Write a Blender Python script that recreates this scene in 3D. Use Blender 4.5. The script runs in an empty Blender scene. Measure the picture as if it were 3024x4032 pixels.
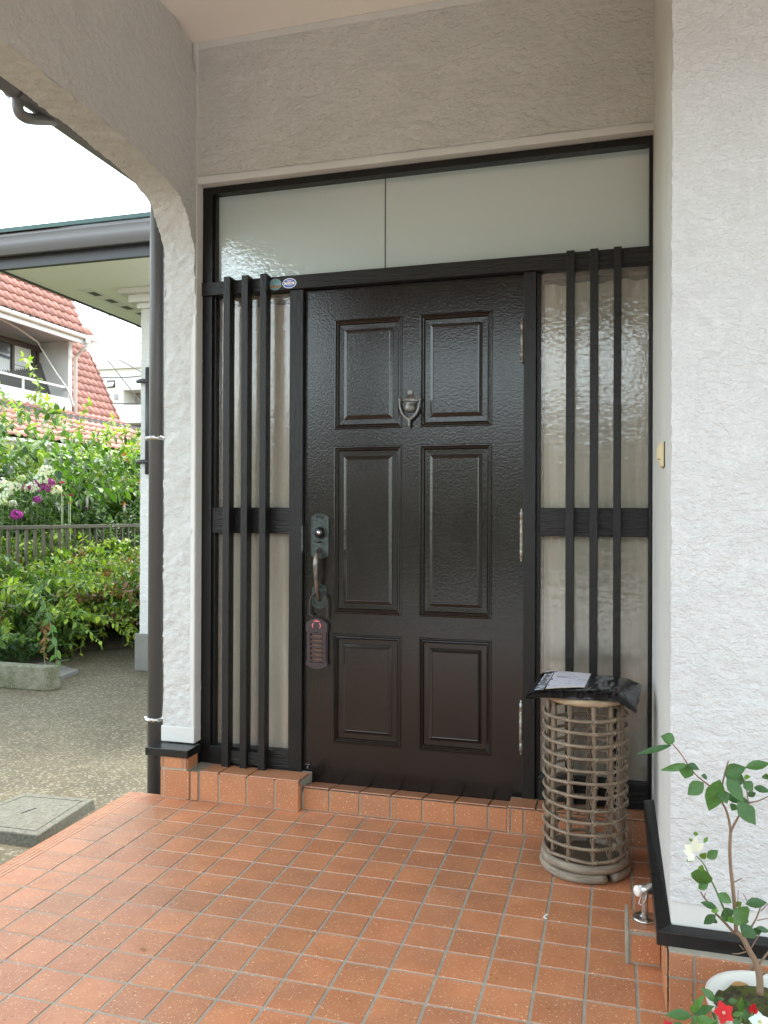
import bpy, math, random
from mathutils import Vector, Matrix, noise
from math import sin, cos, pi, radians as R_
random.seed(7)
S = bpy.context.scene
COL = S.collection
# ------------------------------------------------------------------ camera
FPX = 3192.87; YAW = .277459; PITCH = .0039645; ROLL = .0037376; HC = 1.33; DC = 3.55
_F0 = Vector((-sin(YAW), cos(YAW), 0)); _R0 = Vector((cos(YAW), sin(YAW), 0)); _U0 = Vector((0, 0, 1))
CF = _F0*cos(PITCH) + _U0*sin(PITCH); _U1 = _U0*cos(PITCH) - _F0*sin(PITCH)
CR = _R0*cos(ROLL) + _U1*sin(ROLL); CU = _U1*cos(ROLL) - _R0*sin(ROLL)
CAM = Vector((0, -DC, HC))
cd = bpy.data.cameras.new('camera'); co = bpy.data.objects.new('camera', cd); COL.objects.link(co)
cd.sensor_fit = 'AUTO'; cd.sensor_width = 36; cd.lens = FPX/4032*36; cd.clip_start = .05; cd.clip_end = 2000
co.matrix_world = Matrix(((CR.x, CU.x, -CF.x, CAM.x), (CR.y, CU.y, -CF.y, CAM.y), (CR.z, CU.z, -CF.z, CAM.z), (0, 0, 0, 1)))
S.camera = co
# survey helpers: where a sight line of the photo (3024 x 4032) meets a real plane of the place
def ray(u, v): return CF + CR*((u-1512)/FPX) + CU*((2016-v)/FPX)
def onY(u, v, Y): d = ray(u, v); return CAM + d*((Y-CAM.y)/d.y)
def onX(u, v, X): d = ray(u, v); return CAM + d*((X-CAM.x)/d.x)
def onZ(u, v, Z): d = ray(u, v); return CAM + d*((Z-CAM.z)/d.z)
def onP(u, v, p, n): d = ray(u, v); return CAM + d*((Vector(p)-CAM).dot(n)/d.dot(n))
# ------------------------------------------------------------------ sky, sun, exposure
SUN_EL = R_(64); SUN_AZ = R_(12)
w = bpy.data.worlds.new("World"); S.world = w; w.use_nodes = True
nt = w.node_tree; nt.nodes.clear()
sky = nt.nodes.new('ShaderNodeTexSky'); sky.sky_type = 'NISHITA'; sky.sun_disc = False
sky.sun_elevation = SUN_EL; sky.sun_rotation = SUN_AZ; sky.dust_density = 1.2; sky.air_density = 1.0; sky.ozone_density = 1
hs = nt.nodes.new('ShaderNodeHueSaturation'); hs.inputs['Saturation'].default_value = .42
bg = nt.nodes.new('ShaderNodeBackground'); bg.inputs[1].default_value = .15
wo = nt.nodes.new('ShaderNodeOutputWorld')
mt = nt.nodes.new('ShaderNodeMix'); mt.data_type = 'RGBA'; mt.blend_type = 'MULTIPLY'; mt.inputs[0].default_value = 1; mt.inputs[7].default_value = (.955, 1.0, .93, 1)
nt.links.new(sky.outputs[0], hs.inputs['Color']); nt.links.new(hs.outputs[0], mt.inputs[6]); nt.links.new(mt.outputs[2], bg.inputs[0]); nt.links.new(bg.outputs[0], wo.inputs[0])
sl = bpy.data.lights.new('sun', 'SUN'); sl.energy = 1.0; sl.angle = R_(25); sl.color = (1, .98, .95)
so = bpy.data.objects.new('sun', sl); COL.objects.link(so)
sd = Vector((sin(SUN_AZ)*cos(SUN_EL), cos(SUN_AZ)*cos(SUN_EL), sin(SUN_EL)))
so.rotation_euler = sd.to_track_quat('Z', 'Y').to_euler()
S.view_settings.view_transform = 'Standard'; S.view_settings.look = 'None'; S.view_settings.gamma = 1
S.view_settings.exposure = 2.82
S.render.engine = 'CYCLES'
try:
    S.cycles.max_bounces = 10; S.cycles.diffuse_bounces = 5; S.cycles.transparent_max_bounces = 16; S.cycles.caustics_reflective = False; S.cycles.caustics_refractive = False
except Exception: pass

# ------------------------------------------------------------------ materials
MATS = {}
class NB:
    def __init__(s, name):
        s.m = bpy.data.materials.new(name); s.m.use_nodes = True; s.t = s.m.node_tree; s.n = s.t.nodes
        s.b = s.n['Principled BSDF']; s.out = s.n['Material Output']
        s.tc = s.n.new('ShaderNodeTexCoord').outputs['Object']; MATS[name] = s.m
    def L(s, a, b): s.t.links.new(a, b)
    def new(s, ty, **k):
        n = s.n.new('ShaderNode'+ty)
        for a, v in k.items():
            if isinstance(v, (int, float, tuple)) and a in n.inputs: n.inputs[a].default_value = v
            else: setattr(n, a, v)
        return n
    def noise(s, scale, detail=4, rough=.55, vec=None, dist=0.):
        n = s.n.new('ShaderNodeTexNoise'); n.inputs['Scale'].default_value = scale; n.inputs['Detail'].default_value = detail
        n.inputs['Roughness'].default_value = rough; n.inputs['Distortion'].default_value = dist
        s.L(vec or s.tc, n.inputs['Vector']); return n.outputs[0]
    def voro(s, scale, vec=None, feat='F1'):
        n = s.n.new('ShaderNodeTexVoronoi'); n.inputs['Scale'].default_value = scale; n.feature = feat
        s.L(vec or s.tc, n.inputs['Vector']); return n
    def mapv(s, sc): 
        n = s.n.new('ShaderNodeMapping'); n.inputs['Scale'].default_value = sc; s.L(s.tc, n.inputs['Vector']); return n.outputs[0]
    def ramp(s, f, stops):
        n = s.n.new('ShaderNodeValToRGB'); e = n.color_ramp.elements
        e[0].position, e[0].color = stops[0][0], (*stops[0][1], 1); e[1].position, e[1].color = stops[1][0], (*stops[1][1], 1)
        for p, c in stops[2:]: x = e.new(p); x.color = (*c, 1)
        s.L(f, n.inputs[0]); return n.outputs[0]
    def step(s, f, a, b): return s.ramp(f, [(a, (0, 0, 0)), (b, (1, 1, 1))])
    def math(s, op, a, b=None):
        n = s.n.new('ShaderNodeMath'); n.operation = op
        for i, x in enumerate((a, b)):
            if x is None: continue
            if isinstance(x, (int, float)): n.inputs[i].default_value = x
            else: s.L(x, n.inputs[i])
        return n.outputs[0]
    def mix(s, f, a, b, mode='MIX'):
        n = s.n.new('ShaderNodeMix'); n.data_type = 'RGBA'; n.blend_type = mode
        for i, x in ((0, f), (6, a), (7, b)):
            if isinstance(x, (int, float)): n.inputs[i].default_value = x
            elif isinstance(x, tuple): n.inputs[i].default_value = (*x, 1)
            else: s.L(x, n.inputs[i])
        return n.outputs[2]
    def bump(s, h, strength=.5, dist=.01, prev=None):
        n = s.n.new('ShaderNodeBump'); n.inputs['Strength'].default_value = strength; n.inputs['Distance'].default_value = dist
        s.L(h, n.inputs['Height'])
        if prev: s.L(prev, n.inputs['Normal'])
        return n.outputs[0]
    def attr(s, name='tint'):
        n = s.n.new('ShaderNodeAttribute'); n.attribute_name = name; return n.outputs['Color']
    def fin(s, color, rough=.5, normal=None, **k):
        if isinstance(color, tuple): s.b.inputs['Base Color'].default_value = (*color, 1)
        else: s.L(color, s.b.inputs['Base Color'])
        if isinstance(rough, (int, float)): s.b.inputs['Roughness'].default_value = rough
        else: s.L(rough, s.b.inputs['Roughness'])
        if normal: s.L(normal, s.b.inputs['Normal'])
        for a, v in k.items(): s.b.inputs[a.replace('_', ' ')].default_value = v
        return s.m

# white stucco, trowelled
def stucco(name, base, sc, plate, fine, st, calm=1.):
    m = NB(name)
    v = m.mapv((.8, .8, 1.3))
    a = m.noise(sc, 5, .62, v, dist=.25); b = m.noise(sc*2.6, 4, .65, v, dist=.15)
    pl = m.step(a, .46, .56); mk = m.math('ADD', m.math('MULTIPLY', m.step(m.noise(sc*.16, 4, .7, v, dist=.6), .40, .58), 1-calm), calm)
    h = m.math('ADD', m.math('MULTIPLY', pl, plate), m.math('MULTIPLY', m.math('MULTIPLY', b, fine), mk)); h = m.math('ADD', h, m.math('MULTIPLY', m.math('MULTIPLY', a, .45), mk))
    n1 = m.bump(h, st, .011)
    c = m.mix(m.step(m.noise(1.7, 5, .65), .35, .75), base, tuple(x*.93 for x in base))
    c = m.mix(m.math('MULTIPLY', m.step(m.noise(9, 5, .7, m.mapv((1, 1, .12))), .56, .75), .22), c, tuple(x*.8 for x in base))
    return m.fin(c, .75, n1)
stucco('stucco_rough', (.60, .595, .575), 38, .12, .6, .75, .6)
stucco('stucco_fine', (.665, .665, .668), 58, .16, .7, .8, .7)
stucco('stucco_upper', (.62, .605, .57), 34, .22, .9, .8, .35)
m = NB('smooth_white'); m.fin(m.mix(m.step(m.noise(3, 4), .4, .8), (.66, .65, .625), (.58, .57, .545)), .55, m.bump(m.noise(30, 4), .25, .004))
m = NB('ceiling'); m.fin(m.mix(m.noise(2, 3), (.92, .87, .80), (.90, .85, .78)), .6, m.bump(m.noise(60, 3), .1, .003))
# black brown gloss paint
def paint(name, base, rough, bs, bst, grain=None, spec=.55):
    m = NB(name)
    v = m.mapv(grain) if grain else None
    a = m.noise(bs, 3, .55, v, .3); a2 = m.noise(bs*3.2, 3, .6, v, .2)
    n = m.bump(a2, bst*.5, .0018, m.bump(a, bst, .006))
    dirt = m.noise(5, 5, .6)
    c = m.mix(m.step(dirt, .45, .8), base, tuple(x*1.35+.002 for x in base))
    return m.fin(c, m.math('ADD', m.math('MULTIPLY', dirt, .10), rough-.05), n, Specular_IOR_Level=spec)
paint('door_paint', (.0095, .0066, .0052), .17, 95, .13)
paint('panel_paint', (.0095, .0066, .0052), .16, 95, .12)
paint('frame_paint', (.007, .0058, .005), .40, 60, .4, (1, 1, .35), .36)
paint('rail_paint', (.008, .0068, .006), .42, 60, .8, (.25, 1, 1.6), .36)
paint('slat_paint', (.0085, .0070, .0063), .44, 80, .45, (1, 1, .4), .36)
paint('sill_paint', (.009, .0088, .009), .28, 40, .15)
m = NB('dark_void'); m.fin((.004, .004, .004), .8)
m = NB('brown_wood'); m.fin(m.mix(m.noise(18, 5, .6, m.mapv((1, 1, .12))), (.20, .085, .045), (.11, .045, .025)), .5)
# tiles
def tilemat(name, ca, cb, rough, fleck):
    m = NB(name)
    at = m.attr(); nz = m.noise(9, 4, .6); st = m.noise(2.3, 4, .6)
    c = m.mix(m.step(nz, .3, .75), ca, cb)
    c = m.mix(1.0, c, at, 'MULTIPLY')
    c = m.mix(m.math('MULTIPLY', m.step(st, .45, .7), .4), c, (.27, .16, .105))
    vec = m.tc
    nn = m.n.new('ShaderNodeTexNoise'); nn.inputs['Scale'].default_value = 60; m.L(vec, nn.inputs['Vector'])
    add = m.n.new('ShaderNodeMix'); add.data_type = 'RGBA'; add.blend_type = 'ADD'; add.inputs[0].default_value = .022
    m.L(vec, add.inputs[6]); m.L(nn.outputs[1], add.inputs[7])
    v = m.voro(150, add.outputs[2])
    sep = m.n.new('ShaderNodeSeparateColor'); m.L(v.outputs['Color'], sep.inputs[0])
    mask = m.math('MULTIPLY', m.math('LESS_THAN', v.outputs['Distance'], .26), m.math('GREATER_THAN', sep.outputs[0], 1-fleck))
    c = m.mix(m.math('MULTIPLY', mask, m.math('MULTIPLY', sep.outputs[1], 1.0)), c, (.85, .62, .38))
    dk = m.voro(60, vec); s2 = m.n.new('ShaderNodeSeparateColor'); m.L(dk.outputs['Color'], s2.inputs[0])
    mk = m.math('MULTIPLY', m.math('LESS_THAN', dk.outputs['Distance'], .2), m.math('GREATER_THAN', s2.outputs[1], .93))
    c = m.mix(m.math('MULTIPLY', mk, .6), c, (.13, .05, .03))
    r = m.math('ADD', m.math('MULTIPLY', m.noise(6, 4, .6), .18), rough)
    return m.fin(c, r, m.bump(m.noise(70, 3), .12, .002))
tilemat('floor_tile', (.53, .215, .102), (.42, .158, .072), .36, .6)
tilemat('wall_tile', (.47, .20, .095), (.42, .165, .08), .32, .5)
m = NB('grout'); m.fin(m.mix(m.noise(20, 5, .6), (.46, .42, .34), (.24, .21, .165)), .9, m.bump(m.noise(150, 3), .4, .003))
m = NB('tile_side'); m.fin((.34, .10, .045), .55)
# glass (obscured, rippled) and what is behind it
def glass(name, tint, rough, bs, bst, film=.0, filmc=(.6, .62, .55), ior=1.8):
    m = NB(name); m.n.remove(m.b)
    n = m.bump(m.noise(bs, 2, .45, dist=.5), bst, .004, m.bump(m.noise(bs*.3, 2), bst*.5, .006))
    tr = m.new('BsdfTransparent'); tr.inputs[0].default_value = (*tint, 1)
    gl = m.new('BsdfGlossy'); gl.inputs['Roughness'].default_value = rough; m.L(n, gl.inputs['Normal'])
    df = m.new('BsdfDiffuse'); df.inputs[0].default_value = (*filmc, 1)
    fr = m.new('Fresnel'); fr.inputs[0].default_value = ior; m.L(n, fr.inputs['Normal'])
    mx0 = m.new('MixShader'); mx0.inputs[0].default_value = film; m.L(tr.outputs[0], mx0.inputs[1]); m.L(df.outputs[0], mx0.inputs[2])
    mx = m.new('MixShader'); m.L(fr.outputs[0], mx.inputs[0]); m.L(mx0.outputs[0], mx.inputs[1]); m.L(gl.outputs[0], mx.inputs[2])
    m.L(mx.outputs[0], m.out.inputs[0]); return m.m
glass('rippled_glass', (.985, .98, .97), .02, 60, .26, .16, (.94, .86, .73), 1.62)
glass('transom_glass', (.98, .99, .98), .02, 60, .25, .55, (.86, .97, .93), 2.2)
m = NB('curtain'); nz = m.noise(5, 3, .5, m.mapv((1, 1, .12))); wv = m.noise(120, 2, .5, m.mapv((1, 1, .05)))
m.fin(m.mix(m.step(nz, .38, .62), (.94, .88, .76), (.66, .56, .45)), .9, m.bump(wv, .2, .002))  # lengthwise pale and dark streaks paint fold shading into the cloth colour
m = NB('pale_board'); nz = m.noise(1.6, 5, .65); dr = m.noise(7, 4, .6, m.mapv((1, 1, .12)))
cc = m.mix(m.step(nz, .35, .7), (.85, .95, .90), (.70, .77, .70)); cc = m.mix(m.math('MULTIPLY', m.step(dr, .58, .74), .3), cc, (.56, .54, .41)); m.fin(cc, .8)
# metals, plastics
m = NB('bronze'); m.fin(m.mix(m.step(m.noise(60, 5, .6), .35, .7), (.085, .098, .092), (.035, .045, .042)), .42, m.bump(m.noise(400, 2), .25, .001), Metallic=.75)
m = NB('bronze_worn'); m.fin(m.mix(m.step(m.noise(25, 4), .4, .65), (.26, .20, .165), (.10, .12, .11)), .34, Metallic=.8)
m = NB('old_brass'); m.fin(m.mix(m.step(m.noise(50, 5), .4, .65), (.22, .17, .115), (.42, .41, .38)), .45, Metallic=.6)
m = NB('pewter'); m.fin(m.mix(m.step(m.noise(40, 5), .35, .7), (.26, .25, .235), (.15, .145, .14)), .42, Metallic=.55)
m = NB('steel'); m.fin((.52, .49, .46), .28, m.bump(m.noise(200, 2, .5, m.mapv((1, 1, .1))), .1, .001), Metallic=1.)
m = NB('steel_strap'); m.fin((.6, .6, .58), .25, Metallic=1.)
m = NB('black_plastic'); m.fin((.012, .012, .016), .3)
m = NB('key_steel'); m.fin((.8, .8, .8), .2, Metallic=1.)
m = NB('pad_white'); m.fin(m.mix(m.step(m.noise(120, 3), .4, .6), (.72, .60, .54), (.80, .76, .74)), .7)
m = NB('repellent_plastic'); m.fin((.038, .024, .027), .42)
m = NB('repellent_inner'); m.fin(m.mix(m.noise(300, 2), (.20, .10, .065), (.10, .045, .03)), .8)
m = NB('pink_plastic'); m.fin((.78, .20, .23), .35)
m = NB('pipe_grey'); m.fin(m.mix(m.noise(3, 3, .5, m.mapv((1, 1, .2))), (.085, .080, .080), (.065, .060, .060)), .38)
m = NB('gutter_grey'); m.fin((.16, .155, .165), .35)
m = NB('dark_trim'); m.fin((.045, .043, .050), .45)
m = NB('green_metal'); m.fin(m.mix(m.noise(8, 3), (.028, .060, .052), (.05, .095, .085)), .3, Metallic=.3)
m = NB('soffit_board'); m.fin(m.mix(m.noise(1.2, 3), (.80, .82, .72), (.76, .78, .69)), .65)
m = NB('cream_plastic'); m.fin((.74, .62, .38), .4)
m = NB('brown_plastic'); m.fin((.05, .03, .025), .4)
# cane
m = NB('cane'); g = m.noise(30, 5, .7, m.mapv((1, 1, .15))); m.fin(m.mix(m.step(g, .35, .65), (.24, .168, .11), (.10, .068, .046)), .6, m.bump(g, .3, .002))
m = NB('cane_ring'); g = m.noise(70, 5, .7, m.mapv((.3, .3, 3))); m.fin(m.mix(m.step(g, .35, .65), (.31, .235, .165), (.125, .088, .062)), .6, m.bump(g, .3, .002))
m = NB('cane_thick'); g = m.noise(45, 6, .75, m.mapv((.35, .35, 3.5))); m.fin(m.mix(m.step(g, .35, .68), (.33, .275, .21), (.15, .115, .085)), .7, m.bump(g, .4, .003))
m = NB('cane_binding'); m.fin((.42, .34, .25), .5)
m = NB('cane_top'); g = m.noise(35, 6, .7, m.mapv((.3, 1, 3))); m.fin(m.mix(m.step(g, .3, .7), (.50, .37, .24), (.28, .18, .11)), .6, m.bump(g, .3, .002))
m = NB('base_board'); m.fin(m.mix(m.noise(14, 5, .7), (.15, .105, .065), (.085, .06, .04)), .85)
# parcel
m = NB('poly_black'); m.fin((.003, .003, .004), .20, m.bump(m.noise(18, 3, .5, m.mapv((1.6, .7, 1)), .8), .18, .006), Specular_IOR_Level=.38)
m = NB('label_paper'); m.fin((.72, .70, .80), .5)
m = NB('print_white'); m.fin((.75, .80, .88), .5)
m = NB('print_purple'); m.fin((.11, .05, .15), .5)
m = NB('print_grey'); m.fin((.38, .37, .44), .6)
m = NB('print_yellow'); m.fin((.72, .62, .28), .6)
m = NB('sticker_blue'); m.fin((.025, .11, .50), .4)
m = NB('sticker_white'); m.fin((.8, .8, .8), .4)
m = NB('print_orange'); m.fin((.60, .33, .22), .5)
m = NB('print_lilac'); m.fin((.62, .52, .66), .5)
m = NB('print_pale_blue'); m.fin((.45, .58, .85), .5)
m = NB('sticker_worn'); v = m.noise(95, 4, .6); m.fin(m.ramp(v, [(.38, (.05, .14, .18)), (.46, (.16, .42, .50)), (.55, (.22, .20, .15)), (.63, (.20, .50, .58)), (.7, (.10, .10, .09))]), .5)
m = NB('sticker_rust'); v = m.noise(140, 3); m.fin(m.mix(m.step(v, .4, .6), (.48, .25, .09), (.20, .08, .03)), .6)
# outdoors
m = NB('concrete')
a = m.noise(1.3, 6, .65); sp = m.voro(85); sc = m.n.new('ShaderNodeSeparateColor'); m.L(sp.outputs['Color'], sc.inputs[0]); f = m.noise(60, 5, .7)
streak = m.noise(2.2, 5, .6, m.mapv((.6, 1.6, 1)))
c = m.mix(m.step(a, .35, .7), (.074, .057, .028), (.128, .102, .055)); c = m.mix(m.math('MULTIPLY', m.step(streak, .5, .75), .5), c, (.06, .052, .03))
c = m.mix(m.math('MULTIPLY', m.math('GREATER_THAN', sc.outputs[0], .78), .55), c, (.28, .25, .18))
c = m.mix(m.math('MULTIPLY', m.math('GREATER_THAN', sc.outputs[1], .80), .5), c, (.05, .045, .035))
c = m.mix(m.math('MULTIPLY', m.step(m.noise(4.5, 5, .7), .5, .7), .45), c, (.050, .048, .022)); c = m.mix(m.math('MULTIPLY', m.step(f, .45, .7), .3), c, (.06, .05, .032))
m.fin(c, .85, m.bump(m.math('ADD', f, sp.outputs['Distance']), .35, .005))
m = NB('block_concrete'); a = m.noise(8, 6, .65); c = m.mix(m.step(a, .35, .65), (.17, .16, .115), (.075, .080, .035)); sp = m.voro(130)
sc = m.n.new('ShaderNodeSeparateColor'); m.L(sp.outputs['Color'], sc.inputs[0]); c = m.mix(m.math('MULTIPLY', m.math('GREATER_THAN', sc.outputs[0], .85), .25), c, (.4, .38, .3))
m.fin(c, .9, m.bump(m.noise(70, 5, .7), .5, .006))
m = NB('lid_concrete'); m.fin(m.mix(m.step(m.noise(70, 5, .7), .35, .65), (.16, .15, .115), (.075, .07, .05)), .85, m.bump(m.noise(110, 4, .7), .6, .004))
m = NB('soil'); m.fin(m.mix(m.step(m.noise(9, 6, .7), .35, .65), (.13, .095, .06), (.055, .04, .025)), .95, m.bump(m.noise(40, 5, .7), .8, .02))
m = NB('moss'); m.fin(m.mix(m.step(m.noise(30, 6, .7), .4, .62), (.10, .115, .02), (.045, .032, .02)), .95, m.bump(m.noise(90, 5, .7), 1, .01))
m = NB('base_concrete'); m.fin(m.mix(m.noise(20, 5), (.22, .215, .19), (.15, .145, .13)), .85, m.bump(m.noise(60, 4), .3, .004))
def leafmat(name, rough=.45, tr=.35):
    m = NB(name); at = m.attr(); m.fin(at, rough)
    tn = m.new('BsdfTranslucent'); m.L(m.mix(1.0, at, (1.0, 1.15, .5), 'MULTIPLY'), tn.inputs[0])
    mx = m.new('MixShader'); mx.inputs[0].default_value = tr
    m.L(m.b.outputs[0], mx.inputs[1]); m.L(tn.outputs[0], mx.inputs[2]); m.L(mx.outputs[0], m.out.inputs[0]); return m.m
leafmat('leaf'); leafmat('petal', .6, .3)
def leaf_near():
    m = NB('leaf_near'); at = m.attr(); c = m.mix(m.step(m.noise(38, 4, .6), .35, .7), at, m.mix(1.0, at, (1.45, 1.3, 1.5), 'MULTIPLY'))
    m.fin(c, .38, m.bump(m.noise(90, 3, .6, m.mapv((1, 1, 2))), .5, .004))
    tn = m.new('BsdfTranslucent'); m.L(m.mix(1.0, c, (1.0, 1.15, .5), 'MULTIPLY'), tn.inputs[0]); mx = m.new('MixShader'); mx.inputs[0].default_value = .3
    m.L(m.b.outputs[0], mx.inputs[1]); m.L(tn.outputs[0], mx.inputs[2]); m.L(mx.outputs[0], m.out.inputs[0])
leaf_near()
m = NB('stem_green'); m.fin((.10, .16, .04), .6)
m = NB('stem_brown'); m.fin(m.mix(m.noise(60, 4, .6, m.mapv((1, 1, .4))), (.26, .17, .11), (.15, .095, .06)), .8, m.bump(m.noise(120, 3), .4, .002))
m = NB('stem_red'); m.fin((.22, .055, .04), .5)
m = NB('pot_white'); m.fin(m.mix(m.noise(20, 4), (.62, .60, .55), (.55, .54, .49)), .5)
m = NB('orange_spike'); m.fin((.62, .23, .06), .7)
m = NB('fence_brown'); m.fin((.105, .090, .062), .5)
m = NB('fence_slat'); m.fin(m.mix(m.noise(4, 4), (.12, .10, .078), (.085, .07, .055)), .6)
m = NB('pink_tile'); at = m.attr(); m.fin(m.mix(1.0, m.mix(m.step(m.noise(1.5, 4), .35, .7), (.37, .155, .12), (.28, .115, .09)), at, 'MULTIPLY'), .6)
m = NB('pale_wall'); m.fin(m.mix(m.step(m.noise(1.2, 4), .4, .75), (.66, .64, .64), (.54, .52, .52)), .7)
m = NB('grey_wall'); m.fin(m.mix(m.noise(2, 4), (.42, .42, .43), (.34, .34, .35)), .75)
m = NB('dark_wall'); m.fin(m.mix(m.noise(3, 4), (.10, .095, .085), (.07, .065, .06)), .75)
m = NB('white_trim'); m.fin((.72, .70, .66), .5)
m = NB('brown_frame'); m.fin((.065, .042, .035), .5)
m = NB('lace'); m.fin((.55, .55, .55), .8)
m = NB('window_glass'); m.fin((.06, .07, .075), .08, Specular_IOR_Level=.7)
m = NB('cream_wall'); m.fin(m.mix(m.noise(.3, 4), (.66, .63, .57), (.60, .57, .52)), .8)
m = NB('recess_wall'); m.fin((.30, .27, .24), .8)
m = NB('wire'); m.fin((.05, .05, .06), .6)
m = NB('house_beige'); m.fin((.50, .44, .36), .8)
m = NB('roof_grey'); m.fin((.10, .10, .11), .7)
m = NB('bounce_concrete'); m.fin(m.mix(m.noise(4, 6, .65), (.40, .39, .375), (.33, .32, .305)), .85, m.bump(m.noise(80, 4), .3, .003))  # kept pale so the added ground throws light up under the ceiling

# ------------------------------------------------------------------ mesh helpers
class MB:
    def __init__(s, off=(0, 0, 0)): s.v = []; s.f = []; s.c = []; s.mi = []; s.off = Vector(off); s.cur = (1, 1, 1); s.m = 0
    def add(s, vs, fs):
        b = len(s.v); s.v += [tuple(Vector(x)-s.off) for x in vs]
        for f in fs: s.f.append([b+i for i in f]); s.c.append(s.cur); s.mi.append(s.m)
    def box(s, x0, x1, y0, y1, z0, z1):
        s.add([(x, y, z) for z in (z0, z1) for y in (y0, y1) for x in (x0, x1)],
              [(0, 2, 3, 1), (4, 5, 7, 6), (0, 1, 5, 4), (2, 6, 7, 3), (0, 4, 6, 2), (1, 3, 7, 5)])
    def quad(s, a, b, c, d): s.add([a, b, c, d], [(0, 1, 2, 3)])
    def tube(s, pts, r, n=8, closed=False, caps=True):
        pts = [Vector(p) for p in pts]; N = len(pts)
        rs = r if isinstance(r, (list, tuple)) else [r]*N
        vs = []; up = None
        for i, p in enumerate(pts):
            if closed: t = pts[(i+1) % N]-pts[i-1]
            else: t = pts[min(i+1, N-1)]-pts[max(i-1, 0)]
            t.normalize()
            if up is None: up = Vector((0, 0, 1)) if abs(t.z) < .9 else Vector((0, 1, 0))
            a = (up - t*up.dot(t)).normalized(); b = t.cross(a); up = a
            for k in range(n): an = 2*pi*k/n; vs.append(p + (a*cos(an)+b*sin(an))*rs[i])
        fs = []
        M = N if closed else N-1
        for i in range(M):
            for k in range(n):
                j = (i+1) % N; fs.append((i*n+k, i*n+(k+1) % n, j*n+(k+1) % n, j*n+k))
        if caps and not closed: fs.append(tuple(range(n-1, -1, -1))); fs.append(tuple((N-1)*n+k for k in range(n)))
        s.add(vs, fs)
    def lathe(s, prof, n=32, c=(0, 0, 0), axis=(0, 0, 1)):
        ax = Vector(axis).normalized(); a = ax.orthogonal().normalized(); b = ax.cross(a); c = Vector(c)
        vs = [c + ax*h + (a*cos(2*pi*k/n)+b*sin(2*pi*k/n))*r for r, h in prof for k in range(n)]
        fs = [(i*n+k, i*n+(k+1) % n, (i+1)*n+(k+1) % n, (i+1)*n+k) for i in range(len(prof)-1) for k in range(n)]
        s.add(vs, fs)
    def grid(s, nu, nv, fn):
        vs = [fn(i/nu, j/nv) for j in range(nv+1) for i in range(nu+1)]
        s.add(vs, [(j*(nu+1)+i, j*(nu+1)+i+1, (j+1)*(nu+1)+i+1, (j+1)*(nu+1)+i) for j in range(nv) for i in range(nu)])
    def prism(s, poly, y0, y1):  # poly in (x,z), extruded along y
        n = len(poly); s.add([(x, y0, z) for x, z in poly]+[(x, y1, z) for x, z in poly],
              [tuple(range(n)), tuple(range(2*n-1, n-1, -1))]+[(i, (i+1) % n, n+(i+1) % n, n+i) for i in range(n)])
    def leaf(s, p, d, n, L, W, col, fold=.25, droop=.15, seg=3):
        p = Vector(p); d = Vector(d).normalized(); n = Vector(n); sd_ = d.cross(n)
        if sd_.length < 1e-3: sd_ = d.orthogonal()
        sd_.normalize(); n = sd_.cross(d).normalized()
        prof = {2: [(0, 0), (.45, 1), (1, 0)], 3: [(0, .0), (.28, .85), (.62, .8), (1, 0)], 5: [(0, .05), (.15, .62), (.35, 1), (.58, .92), (.8, .5), (1, 0)]}[seg]
        vs = []; 
        for t, wd in prof:
            m_ = p + d*(L*t) - n*(droop*L*t*t)
            vs += [m_ - sd_*(W*.5*wd) + n*(fold*W*.5*wd), m_, m_ + sd_*(W*.5*wd) + n*(fold*W*.5*wd)]
        fs = []
        for i in range(len(prof)-1):
            fs += [(3*i, 3*i+1, 3*i+4, 3*i+3), (3*i+1, 3*i+2, 3*i+5, 3*i+4)]
        o = s.cur; s.cur = col; s.add(vs, fs); s.cur = o
def build(name, mb, mat, parent=None, smooth=False, bevel=0, seg=2, label=None, angle=None):
    me = bpy.data.meshes.new(name); me.from_pydata(mb.v, [], mb.f)
    for mm in (mat if isinstance(mat, (list, tuple)) else [mat]): me.materials.append(MATS[mm])
    if any(mb.mi): me.polygons.foreach_set('material_index', mb.mi)
    ca = me.color_attributes.new('tint', 'FLOAT_COLOR', 'CORNER')
    buf = []
    for f, c in zip(mb.f, mb.c): buf += [c[0], c[1], c[2], 1.]*len(f)
    ca.data.foreach_set('color', buf)
    if smooth: me.polygons.foreach_set('use_smooth', [True]*len(mb.f))
    me.update()
    o = bpy.data.objects.new(name, me); COL.objects.link(o)
    if parent is not None: o.parent = parent
    else: o.location = mb.off
    if bevel:
        b = o.modifiers.new('bevel', 'BEVEL'); b.width = bevel; b.segments = seg; b.limit_method = 'ANGLE'; b.angle_limit = R_(40)
    if label: o['label'] = label
    return o
def thing(name, label, cat, loc=(0, 0, 0), group=None):
    o = bpy.data.objects.new(name, None); COL.objects.link(o); o.location = loc; o.empty_display_size = .1
    o['label'] = label; o['category'] = cat
    if group: o['group'] = group
    return o
def tag(o, label, cat, group=None):
    o['label'] = label; o['category'] = cat
    if group: o['group'] = group
    return o
def struct(o): o['kind'] = 'structure'; return o
def rnd(a, b): return random.uniform(a, b)
def rt(s=.08):
    k = 1+rnd(-s, s); return (k*(1+rnd(-.02, .02)), k, k*(1+rnd(-.03, .03)))
def vn(p, f, a, seed=0): 
    q = Vector((p[0]*f+seed, p[1]*f+seed*.7, p[2]*f-seed)); return noise.noise_vector(q)*a
def rough(p, amp=1.):
    p = Vector(p); q = Vector((p.x, p.y, p.z*1.35))
    return p + vn(q, 8, .003*amp) + vn(q, 27, .0030*amp, 3) + vn(q, 62, .0026*amp, 8)
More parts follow.
